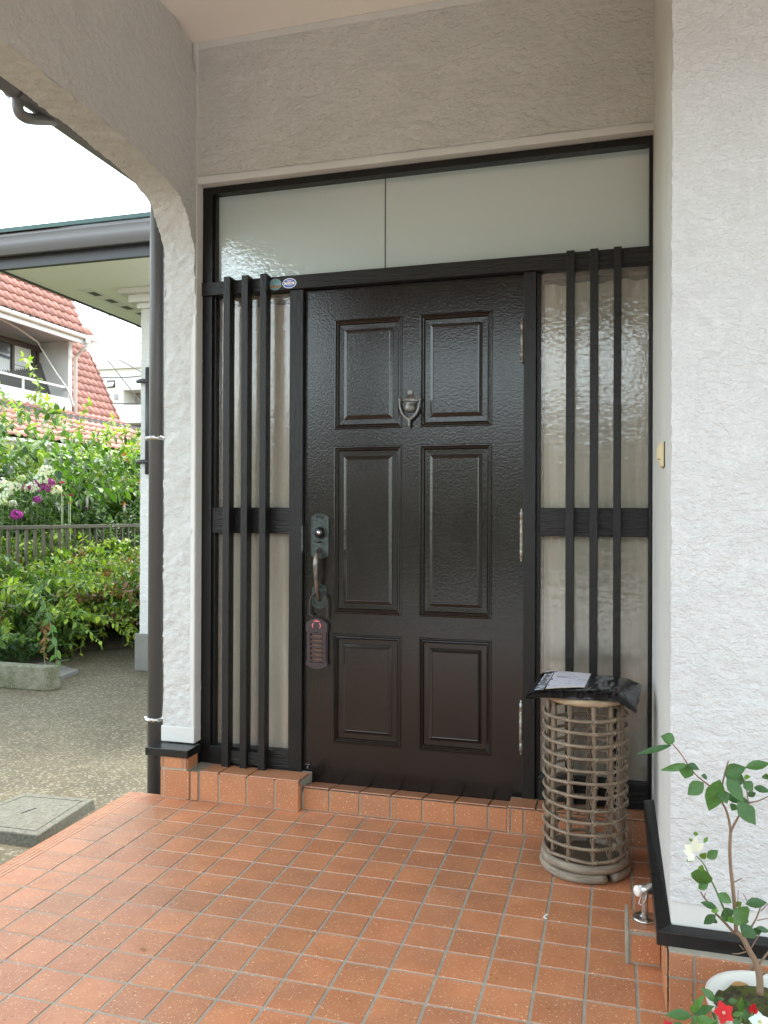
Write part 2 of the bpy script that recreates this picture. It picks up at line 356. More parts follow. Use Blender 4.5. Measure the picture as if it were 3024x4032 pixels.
def txt(s, size, mat, parent, M, name='lettering', ext=.0004, bold=0., label=None):
    cu = bpy.data.curves.new('t', 'FONT'); cu.body = s; cu.size = size; cu.extrude = ext; cu.offset = bold; cu.align_x = 'CENTER'; cu.align_y = 'CENTER'
    o = bpy.data.objects.new('t', cu); COL.objects.link(o)
    dg = bpy.context.evaluated_depsgraph_get(); me = bpy.data.meshes.new_from_object(o.evaluated_get(dg))
    COL.objects.unlink(o); bpy.data.objects.remove(o)
    me.transform(M); me.name = name; me.materials.clear(); me.materials.append(MATS[mat])
    q = bpy.data.objects.new(name, me); COL.objects.link(q); q.parent = parent
    if label: q['label'] = label
    return q

# ================================================================== SETTING
g = MB(); g.quad((-300, -300, -.15), (300, -300, -.15), (300, 300, -.15), (-300, 300, -.15))
struct(build('ground', g, 'concrete'))
g = MB()
def soilz(u, v):
    y = 2.45+v*22; k_ = min(1, max(0, (y-3.5)/1.3)); x = -13+u*(13-5.65-.25*sin(v*17)+k_*1.15); return (x, y, -.142+.02*noise.noise(Vector((x*2, y*2, 0)))+.05*min(1, (1-u)*3))
g.grid(60, 90, soilz); struct(build('soil', g, 'soil', smooth=True))
g = MB(); g.quad((-3.2, -60, -.146), (30, -60, -.146), (30, -4.2, -.146), (-3.2, -4.2, -.146)); struct(build('bounce_apron', g, 'bounce_concrete'))  # unseen pale ground added behind the camera to bounce light into the porch

# tiled porch floor (a slab of square tiles, ribbed nosing along its left edge)
P = .139; JX0 = .063
g = MB(); g.m = 1
g.box(-2.232, 3.2, -3.95, -.128, -.16, -.0022); g.box(-1.93, 3.2, -.128, .03, -.16, -.0022)
g.m = 0
def toptile(g, x0, x1, y0, y1, z=0., gap=.0040, ch=.0016):
    x0 += gap; x1 -= gap; y0 += gap; y1 -= gap
    if x1-x0 < .006 or y1-y0 < .006: return
    g.cur = rt(.10)
    v = [(x0, y0, z-.003), (x1, y0, z-.003), (x1, y1, z-.003), (x0, y1, z-.003)]
    tz = rnd(-.0004, .0004); tx = rnd(-.0005, .0005)
    v += [(x0+ch, y0+ch, z+tz), (x1-ch, y0+ch, z+tz+tx), (x1-ch, y1-ch, z+tz+tx), (x0+ch, y1-ch, z+tz)]
    g.add(v, [(4, 5, 6, 7), (0, 1, 5, 4), (1, 2, 6, 5), (2, 3, 7, 6), (3, 0, 4, 7)])
xs = [JX0-P*k for k in range(16, -23, -1)]
for i in range(len(xs)-1):
    for j in range(-1, 28):
        y1 = -P*j; y0 = y1-P
        if xs[i] < -1.94: y1 = min(y1, -.128)
        y1 = min(y1, .02)
        if y0 < -3.94 or y1 <= y0: continue
        toptile(g, xs[i], xs[i+1], y0, y1)
for j in range(1, 28):
    y1 = min(-P*j+0, -.128) if j > 0 else -.128; y0 = -P*(j+1)
    if j == 1: y1 = -.20
    for a, b in ((0, .17), (.24, .40), (.47, .62), (.69, .80)): 
        g.cur = (1.12, 1.16, 1.2)
        x0 = -2.161-b*.08; x1 = -2.161-a*.08; g.box(x0, x1, y0+.002, y1-.002, -.02, -.0003)
    pr = [(-2.228, -.0003), (-2.236, -.003), (-2.240, -.012), (-2.240, -.05), (-2.225, -.05)]
    g.prism(pr, y0+.002, y1-.002)
g.cur = (1.1, 1.12, 1.15)
for k in range(3): toptile(g, -2.24+k*.105, -2.24+(k+1)*.105, -.20, -.128, .0)
struct(build('floor', g, ['floor_tile', 'grout']))

# ================================================================== THE HOUSE
H = thing('house', 'white stucco house porch with dark front door and terracotta tile plinth', 'house')
# --- wall above the frame
g = MB()
def fw(u, v): return rough((-1.95+u*2.13, -.050, 2.955+v*.615), 1.1)
g.grid(260, 76, fw); 
for i in range(261): pass
build('front_wall', g, 'stucco_upper', H, True)
g = MB()
g.box(-1.95, .17, -.046, .10, 2.921, 2.958)          # reveal band over the frame
g.box(-1.95, .17, -.040, .10, 2.958, 3.62)           # wall core
g.box(-1.95, .17, -.056, -.040, 3.566, 3.60); g.box(-1.96, -1.934, -.062, .0, 2.9, 3.605)
g.box(-1.99, -1.937, -.052, .10, -.1, 2.921); g.box(.1505, .20, -.004, .10, -.1, 2.921)
g.box(-1.99, .2, .165, .18, -.1, 3.62)                # inside backing
build('wall_trim', g, 'smooth_white', H, False, .004)
# --- ceiling
g = MB(); g.box(-1.97, 3.2, -3.1, .0, 3.60, 3.70); build('ceiling', g, 'ceiling', H)
# --- left wall with the arched opening
XL = -1.936; XO = -2.102
half = [(-.062, .238), (-.062, .7), (-.062, 1.2), (-.062, 1.7), (-.062, 2.246), (-.066, 2.43), (-.075, 2.60), (-.099, 2.659), (-.148, 2.737), (-.21, 2.793), (-.306, 2.834), (-.434, 2.85), (-.60, 2.865), (-.783, 2.879), (-.975, 2.882), (-1.21, 2.884)]
def resample(pts, st):
    out = [Vector((0, p[0], p[1])) for p in pts]; res = [out[0]]; 
    for a, b in zip(out[:-1], out[1:]):
        n = max(1, int((b-a).length/st))
        for k in range(1, n+1): res.append(a.lerp(b, k/n))
    return res
AC = -1.30
full = half + [(2*AC-y, z) for y, z in half[::-1] if y > AC]
cur = resample(full, .011)
for _ in range(3): cur = [cur[0]]+[(cur[i-1]+cur[i]*2+cur[i+1])/4 for i in range(1, len(cur)-1)]+[cur[-1]]
g = MB(); N = len(cur)-1
def soff(u, v):
    i = min(int(v*N+.5), N); c = cur[i]; return rough((XO+(XL-XO)*u, c.y, c.z), 1.9)
g.grid(15, N, soff)
def inner(X, am):
    def fn(u, v):
        i = min(int(v*N+.5), N); c = cur[i]
        if c.z < 2.3: o = Vector((0, .02 if c.y > AC else -3.0, c.z))
        else:
            # spread to the top edge
            t = (c.y-2*AC)/(-2*AC); yy = .02 + ( -3.02)*( (half[0][0]-c.y)/(2*(half[0][0]-AC)) ); zz = 3.62
            k = min(1, (c.z-2.3)/.55); o = Vector((0, (.02 if c.y > AC else -3.0)*(1-k)+yy*k, c.z*(1-k)+zz*k))
        q = c.lerp(o, u); return rough((X, q.y, q.z), am)
    return fn
g.grid(60, N, inner(XL, .9)); g.grid(20, N, inner(XO, 1.0))
build('arch_wall', g, 'stucco_rough', H, True)
g = MB(); g.box(XO+.022, XL-.022, -.042, .10, -.1, 3.62); g.box(XO+.022, XL-.022, -3.0, -2.58, -.1, 3.62); g.box(XO+.025, XL-.025, -2.56, -.06, 2.96, 3.62)
build('wall_core', g, 'smooth_white', H)
g = MB()   # smooth plaster borders of the jamb
g.add([(-1.956, -.0675, .236), (-1.9335, -.0675, .236), (-1.9335, -.05, .236), (-1.956, -.0675, 2.16), (-1.9335, -.0675, 2.16), (-1.9335, -.05, 2.16), (-1.9345, -.064, 2.46)], [(0, 1, 4, 3), (1, 2, 5, 4), (3, 4, 6), (4, 5, 6)]); g.box(XO-.006, -1.93, -.070, -.05, .236, .31)
g.box(-1.9372, -1.9315, -.064, -.001, .236, 2.92)
build('jamb_border', g, 'smooth_white', H, False, .003)
# front beam and far pillar of the porch (behind the camera), open to the garden
g = MB(); g.box(-2.10, 3.3, -3.12, -2.95, 2.80, 3.62); g.box(3.1, 3.3, -3.12, -2.95, -.15, 2.80); g.box(3.1, 3.3, -2.95, .1, 3.0, 3.62)
build('front_beam', g, 'smooth_white', H, False, .01)
# --- wing wall at the right
g = MB(); XW = .151; YW = -1.19
def wf(u, v):
    z = .275+v*3.36; x = XW-.002+u*1.05
    q = rough((x, YW, z), .85); 
    return q
g.grid(150, 420, wf)
def wf2(u, v): return rough((XW+1.04+u*2.0, YW, .275+v*3.36), .5)
g.grid(30, 80, wf2)
def wl_(u, v): return rough((XW-.002, YW+u*.06, .275+v*3.36), .85*(1-u)**.5)
g.grid(8, 420, wl_)
build('wing_wall', g, 'stucco_fine', H, True)
g = MB(); g.box(XW, 3.1, YW+.006, .0, .198, 3.61); g.box(XW-.001, XW+.02, -.055, -.003, .2, 3.6)
build('wing_core', g, 'smooth_white', H, False, .006)
# --- black sills capping the tile plinth
g = MB()
g.prism([(0, 0)], 0, 0) if False else None
def sillL(zb, zt, o):
    return None
sx0 = .112; sy0 = -1.222
g.add([(sx0, -.165, .165), (XW+.03, -.165, .165), (XW+.03, sy0+.075, .165), (sx0, sy0, .165), (3.1, sy0, .165), (3.1, sy0+.075, .165),
       (sx0, -.165, .203), (XW+.0, -.165, .209), (XW+.0, YW-.002, .212), (sx0, sy0, .203), (3.1, sy0, .203), (3.1, YW-.002, .212)],
      [(0, 3, 2, 1), (3, 4, 5, 2), (6, 7, 8, 9), (9, 8, 11, 10), (0, 6, 9, 3), (3, 9, 10, 4), (0, 1, 7, 6)])
build('sill', g, 'sill_paint', H, False, .0015)
g = MB(); g.box(-2.128, -1.905, -.176, -.05, .196, .232); g.box(-1.99, -1.936, -.045, .02, .108, .236); build('sill', g, 'sill_paint', H, False, .002)
# --- tiled plinth / step
def walltiles(g, us, vs, fn, first=0):
    for i in range(len(us)-1):
        for j in range(len(vs)-1):
            a, b, c, d = us[i]+.0032, us[i+1]-.0032, vs[j]+.003, vs[j+1]-.003
            if b-a < .006 or d-c < .004: continue
            g.cur = rt(.09); ch = .0018
            g.add([fn(a, c, .004), fn(b, c, .004), fn(b, d, .004), fn(a, d, .004), fn(a+ch, c+ch, 0), fn(b-ch, c+ch, 0), fn(b-ch, d-ch, 0), fn(a+ch, d-ch, 0)],
                  [(4, 5, 6, 7), (0, 1, 5, 4), (1, 2, 6, 5), (2, 3, 7, 6), (3, 0, 4, 7)])
def FY(Y): return lambda a, b, d: (a, Y+d, b)
def FZ(Z): return lambda a, b, d: (a, b, Z-d)
def FXp(X): return lambda a, b, d: (X-d, a, b)      # face looking +x
def FXn(X): return lambda a, b, d: (X+d, a, b)
g = MB(); g.m = 1
g.box(-2.052, -1.362, -.152, .02, -.01, .127); g.box(-2.052, -1.918, -.160, -.06, .0, .2); g.box(-1.36, -.42, -.116, .03, -.01, .0745); g.box(-1.352, -.432, -.1165, -.09, .0, .092)
g.box(-.432, .14, -.128, .02, -.01, .101); g.box(.142, 3.1, -1.246, -.1, -.01, .166); g.box(.139, .3, -1.2, -.1, -.01, .164)
g.m = 0
walltiles(g, [-2.057, -2.037, -1.900, -1.856], [0, .137], FY(-.1625))
walltiles(g, [-1.856, -1.755, -1.615, -1.476, -1.358], [0, .137], FY(-.156))
walltiles(g, [-2.057, -2.037, -1.932, -1.914], [.140, .20], FY(-.1645))
walltiles(g, [-.16, -.06], [.134, .20], FXp(-1.9135))
walltiles(g, [-1.856, -1.757, -1.61, -1.36], [-.152, -.01], lambda a, b, d: (a, b, .1375-.006*(b+.152)/.142-d))
walltiles(g, [-1.374, -1.358], [-.03, .125], lambda a, b, d: (a, -.158+d, b))
walltiles(g, [-.156, -.12], [0, .12], FXp(-1.357))
walltiles(g, [-1.352, -1.227, -1.085, -.942, -.80, -.657, -.514, -.432], [0, .098], FY(-.121))
walltiles(g, [-1.352, -1.227, -1.085, -.942, -.80, -.657, -.514, -.432], [-.119, .03], lambda a, b, d: (a, b, .104-.026*(b+.119)/.149-d))
walltiles(g, [-.120, -.118], [0, .1], FXp(-.43))
walltiles(g, [-.434, -.416, -.363, -.220, -.078, .068, .139], [0, .106], FY(-.133))
walltiles(g, [-.432, -.314, -.14, .0, .139], [-.131, .0], lambda a, b, d: (a, b, .1115-.004*(b+.131)/.131-d))
walltiles(g, [.139, .206, .346, .486, .626, .766, .906, 1.05, 1.2, 1.35, 1.5], [0, .098, .166], FY(-1.251))
walltiles(g, [-1.248, -1.10, -.96, -.82, -.68, -.54, -.40, -.26, -.13], [0, .098, .166], FXn(.134))
build('plinth', g, ['wall_tile', 'grout'], H)
# --- pedestal tile for the door stop
g = MB(); g.m = 1; g.box(.041, .132, -1.022, -.93, -.01, .095); g.m = 0
g.cur = (.86, .80, .78); walltiles(g, [.046, .136], [.004, .090], FY(-1.028)); walltiles(g, [.040, .132], [-1.02, -.885], FZ(.099))
g.m = 1; g.box(.0335, .042, -1.028, -.86, -.01, .098); g.m = 0
build('step_block', g, ['wall_tile', 'grout'], H, False)

# --- door frame
g = MB()
g.box(-1.935, .148, 0, .09, 2.886, 2.9185)                       # top
g.box(-1.9352, -1.884, .003, .09, .12, 2.887); g.box(-1.884, -1.872, .022, .09, .12, 2.887)
g.box(.1345, .1482, .004, .09, .1, 2.887)
g.box(-1.4765, -1.409, 0, .09, .083, 2.389); g.box(-.383, -.330, 0, .09, .079, 2.389)   # posts
g.box(-.330, -.314, .03, .09, .1, 2.389)
g.box(-1.409, -1.4005, .028, .10, .083, 2.389)
build('door_frame', g, 'frame_paint', H, False, .0018)
g = MB(); g.box(-1.9358, .1486, -.012, .088, 2.3905, 2.4545); build('header_beam', g, 'rail_paint', H, False, .002)
g = MB(); g.box(-1.41, -.38, .075, .12, .05, 2.39); build('door_backing', g, 'dark_void', H)

# --- transom
T = H
tr = build('transom', (lambda q: (q.box(-1.885, .137, .062, .085, 2.4545, 2.887), q)[1])(MB()), 'pale_board', H)
g = MB(); g.box(-1.873, -1.0255, .050, .053, 2.4545, 2.8865); build('glass_pane', g, 'transom_glass', tr)
g = MB(); g.box(-1.0225, .1345, .050, .053, 2.4545, 2.8865); build('glass_pane', g, 'transom_glass', tr)
g = MB(); g.box(-1.0255, -1.0225, .047, .056, 2.4545, 2.8865); build('joint', g, 'dark_void', tr)

# --- sidelights
def sidelight(x0, x1, zb, slats, inner_brown, lab):
    g = MB(); g.box(x0, x1, .001, .06, zb, zb+.105)
    if inner_brown: pass
    r = build('sidelight', g, 'rail_paint', H, False, .002, label=lab)
    g = MB(); g.box(x0+.001, x1-.001, .012, .07, 1.2415, 1.3645); build('middle_rail', g, 'rail_paint', r, False, .002)
    xi0 = x0 + (.014 if inner_brown else .001)
    for a, b in ((zb+.105, 1.2415), (1.3645, 2.39)):
        g = MB(); g.box(xi0, x1, .056, .060, a, b); build('glass_pane', g, 'rippled_glass', r)
    g = MB(); bx = .013
    g.box(xi0-.001, xi0+bx, .061, .085, zb+.1, 2.39); g.box(xi0+bx, x1, .061, .085, 2.365, 2.3895)
    build('inner_frame', g, 'brown_wood', r)
    g = MB(); ph = rnd(0, 6)
    def cf(u, v):
        xs0 = x0+(.036 if inner_brown else 0); x = xs0+u*(x1-xs0); z = zb+.08+v*(2.35-zb-.08)
        pull = .35+.65*v
        y = .100 + .019*sin(x*38+ph+.8*sin(z*1.7)) + .011*sin(x*83+z*1.3+ph) + .008*noise.noise(Vector((x*9, z*1.6, ph)))
        if inner_brown: y += .012*math.exp(-((x+z*.35+1.35)**2)*260)
        return (x, y, z)
    g.grid(90, 60, cf); build('curtain', g, 'curtain', r, True)
    g = MB(); g.box(x0-.0, x1, .155, .158, zb, 2.39); build('dark_sheet', g, 'dark_void', r)  # thin black sheet put in for the darkness of the unlit interior
    for a, b, y0, y1, zb2, zt in slats:
        g = MB(); g.box(a, b, y0, y1, zb2, zt)
        # small counter-sunk nail
        zc = zt-.035; xc = (a+b)/2
        build('slat', g, 'slat_paint', r, False, .0018)
    return r
def slx(u0, u1, v, y): return onY(u0, v, y).x, onY(u1, v, y).x
LS = []
for k, (u0, u1) in enumerate(((877, 903.2), (948.2, 973.5), (1021, 1046.5))):
    a, b = slx(u0, u1, 1700, -.052); LS.append((a, b, -.052, .0005, .092-.0*k, 2.462))
r = sidelight(-1.884, -1.4765, .109, LS, True, 'narrow rippled glass side window left of the door, with three slats')
g = MB(); g.box(LS[0][1], LS[2][0], -.030, -.001, .146, .206); build('slat_rail', g, 'rail_paint', r, False, .002)
RS = []
for u0, u1 in ((2228, 2261), (2322, 2355), (2415.5, 2446.5)):
    a, b = slx(u0, u1, 1500, -.045); RS.append((a, b, -.045, .0005, .11, 2.452))
sidelight(-.314, .1345, .104, RS, False, 'rippled glass side window right of the door, with three slats and curtain')

# --- the door slab with six raised panels
DY = .030
cols = [(-1.2645, -.935), (-.8535, -.523)]; rows = [(.2685, .777), (.872, 1.651), (1.729, 2.240)]
g = MB(); xs_ = [-1.4005, cols[0][0], cols[0][1], cols[1][0], cols[1][1], -.384]; zs_ = [.0745, .2685, .777, .872, 1.651, 1.729, 2.240, 2.388]
g.box(xs_[0], xs_[1], DY, DY+.035, zs_[0], zs_[-1]); g.box(xs_[4], xs_[5], DY, DY+.035, zs_[0], zs_[-1])
for a, b in ((0, 1), (2, 3), (4, 5), (6, 7)): g.box(xs_[1], xs_[4], DY+.0006, DY+.035, zs_[a], zs_[b])
for a, b in rows: g.box(xs_[2], xs_[3], DY+.0003, DY+.035, a, b)
door = build('door', g, 'door_paint', H, label='dark brown gloss front door with six raised panels')
prof = [(0, .0), (.003, -.003), (.007, -.0035), (.010, .001), (.013, .0035), (.017, .002), (.021, .006), (.024, .0115), (.043, .012), (.046, .012), (.0475, .0085), (.052, .0065), (.060, .0025), (.063, .0035), (.0645, .0045), (.15, .0045)]
for x0, x1 in cols:
    for z0, z1 in rows:
        g = MB(); vs = []; fs = []
        for k, (i, d) in enumerate(prof):
            if k == len(prof)-1: break
            vs += [(x0+i, DY+d, z0+i), (x1-i, DY+d, z0+i), (x1-i, DY+d, z1-i), (x0+i, DY+d, z1-i)]
        K = len(prof)-1
        for k in range(K-1):
            for e in range(4): fs.append((4*k+e, 4*k+(e+1) % 4, 4*k+4+(e+1) % 4, 4*k+4+e))
        fs.append((4*K-4, 4*K-3, 4*K-2, 4*K-1)); g.add(vs, fs)
        build('door_panel', g, 'panel_paint', door)
# hinges
for zt, zb, mt in ((2.195, 1.995, 'bronze_worn'), (1.364, 1.127, 'old_brass'), (.530, .288, 'old_brass')):
    g = MB(); x = -.3905; y = .012; L = zt-zb
    pr = [(.0001, 0), (.004, .004), (.0055, .009), (.003, .014), (.0085, .018), (.0085, .05), (.0072, .052), (.0085, .054)]
    pr += [(.0085, L-.054), (.0072, L-.052), (.0085, L-.05), (.0085, L-.018), (.003, L-.014), (.0055, L-.009), (.004, L-.004), (.0001, L)]
    g.lathe(pr, 14, (x, y, zb)); g.box(x+.002, x+.012, y+.004, DY+.002, zb+.02, zt-.02)
    build('hinge', g, mt, door, True)
# edge latch plate on the frame side
g = MB(); g.box(-1.4135, -1.4055, -.003, .028, 1.155, 1.28); g.box(-1.4150, -1.4065, -.004, .02, 1.225, 1.232); build('strike_plate', g, 'bronze', H, False, .001)
# handle set
def shellplate(g, cx, zb, zt, wd, y, th, up=True, down=True):
    n = 16; out = []
    hh = .018
    for k in range(n+1):
        a = k/n; x = cx+wd/2-wd*a; z = zt-hh+hh*sin(pi*a)**.7 + .0022*abs(sin(a*pi*7)); out.append((x, z))
    for k in range(n+1):
        a = k/n; x = cx-wd/2+wd*a; z = zb+hh-hh*sin(pi*a)**.7 - .0022*abs(sin(a*pi*7)); out.append((x, z))
    g.prism(out, y-th, y)
    for zc, sg in ((zt-.022, 1), (zb+.022, -1)):      # fan ribs
        for k in range(9):
            an = radians_(-60+15*k); g.tube([(cx, y-th-.0005, zc), (cx+sin(an)*.028*wd/.088, y-th-.0015, zc+sg*cos(an)*.021)], [.0012, .0022], 5)
    for sx in (-1, 1):
        pts = [(cx+sx*(.012+.007*cos(t)), y-th-.001, zt-.026+.006*sin(t)) for t in [k*pi/4 for k in range(8)]]; g.tube(pts, .0013, 5, True)
radians_ = math.radians
g = MB(); shellplate(g, -1.330, 1.128, 1.334, .088, DY, .007)
rim = [(-1.371, 1.148), (-1.371, 1.312)]
g.box(-1.3735, -1.3700, DY-.0095, DY, 1.148, 1.314); g.box(-1.2900, -1.2865, DY-.0095, DY, 1.148, 1.314)
build('handle_plate', g, 'bronze', door, False, .0008)
g = MB(); shellplate(g, -1.332, .893, 1.004, .070, DY, .006)
g.lathe([(.031, 0), (.031, .004), (.024, .005), (.023, .002), (.0001, .002)], 28, (-1.332, DY-.006, .94), (0, -1, 0))
for a, b in ((-1.358, .985), (-1.306, .985), (-1.358, .915), (-1.306, .915)): g.lathe([(.0045, 0), (.0035, .003), (.0001, .0035)], 10, (a, DY-.006, b), (0, -1, 0))
build('handle_plate', g, 'bronze', door, False, .0008)
g = MB(); c_ = (-1.327, DY-.007, 1.248)
g.lathe([(.032, 0), (.032, .004), (.028, .007), (.026, .006)], 32, c_, (0, -1, 0)); build('lock_rim', g, 'bronze', door, True)
g = MB(); g.lathe([(.026, .004), (.0255, .010), (.021, .014), (.018, .024), (.0165, .026), (.0001, .026)], 32, c_, (0, -1, 0)); build('lock_cylinder', g, 'black_plastic', door, True)
g = MB(); g.lathe([(.0095, .024), (.0092, .0285), (.0001, .0288)], 24, c_, (0, -1, 0)); g.m = 1; g.box(-1.3275-.0045, -1.3275+.0055, DY-.0365, DY-.030, 1.2472, 1.2488)
build('keyhole', g, ['key_steel', 'dark_void'], door, True)
g = MB(); pl = [(-.020, .004), (-.010, .0005), (0, .002), (.010, .0005), (.020, .004), (.016, -.008), (-.016, -.008)]
g.grid(8, 4, lambda u, v: (-1.333+(u-.5)*.042, DY-.010-v*.024, 1.200+.005*abs(u-.5)*2+.006*v*v-.002)); 
build('thumb_latch', g, 'bronze', door, True)
gp = [(1.166, DY-.004), (1.164, DY-.020), (1.152, DY-.040), (1.130, DY-.053), (1.100, DY-.058), (1.06, DY-.056), (1.02, DY-.050), (.98, DY-.041), (.958, DY-.031), (.942, DY-.020), (.934, DY-.006)]
gr = [.013, .0105, .0098, .0130, .0145, .0125, .0115, .0098, .0090, .0105, .0115]
g = MB(); ctrl = [(-1.330, y, z) for z, y in gp]
def cat(pts, rs, n):
    P_ = [Vector(p) for p in pts]; o = []; ro = []
    for i in range(len(P_)-1):
        a, b, c, d = P_[max(i-1, 0)], P_[i], P_[i+1], P_[min(i+2, len(P_)-1)]
        for k in range(n):
            t = k/n; o.append(.5*((2*b)+(c-a)*t+(2*a-5*b+4*c-d)*t*t+(3*b-a-3*c+d)*t**3)); ro.append(rs[i]*(1-t)+rs[i+1]*t)
    return o+[P_[-1]], ro+[rs[-1]]
a_, b_ = cat(ctrl, gr, 4); g.tube(a_, b_, 14); build('handle_grip', g, 'bronze_worn', door, True)
# knocker
g = MB(); kx = -.896; ky = DY+.0003
g.lathe([(.0135, 0), (.0135, .006), (.010, .010), (.0085, .007), (.005, .008), (.0001, .0095)], 20, (kx, ky, 1.889), (0, -1, 0))
g.prism([(kx-.012, 1.876), (kx-.020, 1.866), (kx-.036, 1.858), (kx-.036, 1.846), (kx+.036, 1.846), (kx+.036, 1.858), (kx+.020, 1.866), (kx+.012, 1.876)], ky-.012, ky)
g.lathe([(.0001, -.002), (.022, 0), (.029, .012), (.0285, .024), (.024, .036)], 24, (kx, ky, 1.800), (0, 0, 1))
g.box(kx-.028, kx+.028, ky-.01, ky, 1.832, 1.848)
build('knocker_urn', g, 'pewter', door, True, angle=30)
g = MB(); pts = [(-.046, 1.860), (-.047, 1.845), (-.044, 1.82), (-.034, 1.795), (-.018, 1.775), (0, 1.765), (.018, 1.775), (.034, 1.795), (.044, 1.82), (.047, 1.845), (.046, 1.860)]
a_, b_ = cat([(kx+x, ky-.012-.012*sin(pi*k/10), z) for k, (x, z) in enumerate(pts)], [.004, .0045, .005, .0055, .006, .008, .006, .0055, .005, .0045, .004], 3)
g.tube(a_, b_, 10); g.lathe([(.0001, 0), (.005, .002), (.0065, .012), (.004, .02), (.009, .028), (.007, .038), (.0001, .045)], 14, (kx, ky-.022, 1.728))
g.box(kx-.053, kx-.040, ky-.016, ky-.004, 1.850, 1.860); g.box(kx+.040, kx+.053, ky-.016, ky-.004, 1.850, 1.860)
build('knocker_ring', g, 'pewter', door, True)
# small hook low on the door
g = MB(); p_ = onY(1213, 3010, DY); g.tube([(p_.x-.012, DY-.002, p_.z), (p_.x-.012, DY-.008, p_.z+.004), (p_.x+.012, DY-.008, p_.z+.004), (p_.x+.012, DY-.002, p_.z)], .0022, 6)
g.lathe([(.0001, 0), (.0045, .003), (.004, .012), (.0001, .016)], 8, (p_.x, DY-.006, p_.z-.019)); build('door_hook', g, 'pewter', door, True)

# --- stickers on the header
def oval(g, cx, cz, a, b, y, th=.0008, n=40): g.prism([(cx+a*cos(2*pi*k/n), cz+b*sin(2*pi*k/n)) for k in range(n)], y-th, y)
HY = -.012
g = MB(); cx, cz = onY(1139.4, 1118, HY).x, 2.4185
oval(g, cx, cz, .0352, .0235, HY); st = build('sticker', g, 'sticker_white', H, label='blue and white oval permit sticker')
g = MB(); oval(g, cx, cz, .0315, .0200, HY-.0008, .0003); build('sticker_print', g, 'sticker_blue', st)
g = MB(); g.box(cx-.0255, cx+.0255, HY-.0016, HY-.0011, cz-.0065, cz+.0055); build('number_strip', g, 'sticker_white', st)
MR = Matrix(((1, 0, 0, 0), (0, 0, -1, 0), (0, 1, 0, 0), (0, 0, 0, 1)))
def facing(x, y, z): return Matrix.Translation((x, y, z)) @ Matrix.Rotation(pi/2, 4, 'X')
txt('18-182', .0125, 'print_orange', st, facing(cx, HY-.0018, cz-.0006), ext=.0002, bold=.0002)
g = MB()
for s_ in (-1, 1):
    g.prism([(cx+s_*.003, cz+.008), (cx+s_*.0035, cz+.012), (cx+s_*.013, cz+.0155), (cx+s_*.0145, cz+.013), (cx+s_*.008, cz+.007)][::s_], HY-.0016, HY-.0011)
g.lathe([(.0045, 0), (.0045, .0006), (.0001, .0006)], 12, (cx, HY-.0011, cz+.0115), (0, -1, 0))
build('wing_emblem', g, 'print_lilac', st)
g = MB()
for k in range(6): g.box(cx-.0125+k*.0042, cx-.0125+k*.0042+.0032, HY-.0016, HY-.0011, cz-.0135, cz-.010)
build('small_print', g, 'print_pale_blue', st)
g = MB(); cx, cz = onY(1083.6, 1122, HY).x, 2.4175
oval(g, cx, cz, .0325, .0275, HY); st = build('sticker', g, 'sticker_worn', H, label='weathered turquoise oval sticker, its print flaked off')
g = MB(); g.box(cx-.024, cx+.023, HY-.0013, HY-.0007, cz-.016, cz-.0065); build('number_strip', g, 'sticker_rust', st)

# --- intercom switch on the wing wall
g = MB(); a = onX(2576, 1765, XW); 
y0, y1 = -.86, -.79
g.box(XW-.004, XW, y0-.003, y1+.01, 1.485, 1.565); ic = build('doorbell', g, 'brown_plastic', H, False, .001, label='small cream doorbell button on a brown back plate')
g = MB(); g.prism([(XW-.004, 1.488), (XW-.004, 1.562), (XW-.013, 1.562), (XW-.020, 1.548), (XW-.021, 1.514), (XW-.013, 1.511), (XW-.012, 1.488)], y0, y1); build('doorbell_cover', g, 'cream_plastic', ic, False, .001)

# --- downpipe, straps, eave gutter
PX, PYy = -2.178, -.008
g = MB(); g.tube([(PX, PYy, -.15), (PX, PYy, 2.60), (PX, PYy, 2.95), (PX-.06, PYy-.05, 3.02)], .0365, 24)
dp = build('downpipe', g, 'pipe_grey', H, True)
for uv in (1727, 2828):
    z = onY(610, uv, 0).z
    g = MB(); g.lathe([(.0368, -.009), (.0385, -.009), (.0385, .009), (.0368, .009)], 28, (PX, PYy, z)); g.box(PX-.055, PX-.036, PYy-.012, PYy-.004, z-.010, z+.010)
    g.box(PX-.03, PX+.0, PYy-.043, PYy-.037, z-.006, z+.006); g.tube([(PX+.035, PYy, z), (PX+.08, PYy+.02, z)], .004, 6)
    build('pipe_strap', g, 'steel_strap', dp, True)
g = MB()
GX = -2.42; n = 12
def halfgut(y0, y1, gx, gz, r):
    vs = []; fs = []
    for y in (y0, y1):
        for rr in (r, r-.004):
            for k in range(n+1): a = pi+pi*k/n; vs.append((gx+rr*cos(a), y, gz+rr*sin(a)))
    m_ = n+1
    for k in range(n): fs += [(k, k+1, 2*m_+k+1, 2*m_+k), (m_+k, 3*m_+k, 3*m_+k+1, m_+k+1)]
    fs += [(0, 2*m_, 3*m_, m_), (n, m_+n, 3*m_+n, 2*m_+n)]
    g.add(vs, fs)
gz = onX(300, 552, GX).z+.055
halfgut(-3.3, .4, GX, gz, .055); g.lathe([(.060, -.02), (.060, .02)], 20, (GX, -.70, gz-.005), (0, 1, 0))
pe = [onX(62, 400, GX), onX(75, 470, GX), onX(100, 484, GX-.0), onX(170, 486, GX+.05), onX(300, 492, GX+.12)]
pe = [onX(72, 385, GX), onX(70, 425, GX), onX(88, 455, GX), onX(140, 470, GX), onX(300, 474, GX)]
a_, b_ = cat(pe, [.024]*5, 4); g.tube(a_, b_, 16)
build('gutter', g, 'gutter_grey', H, True)
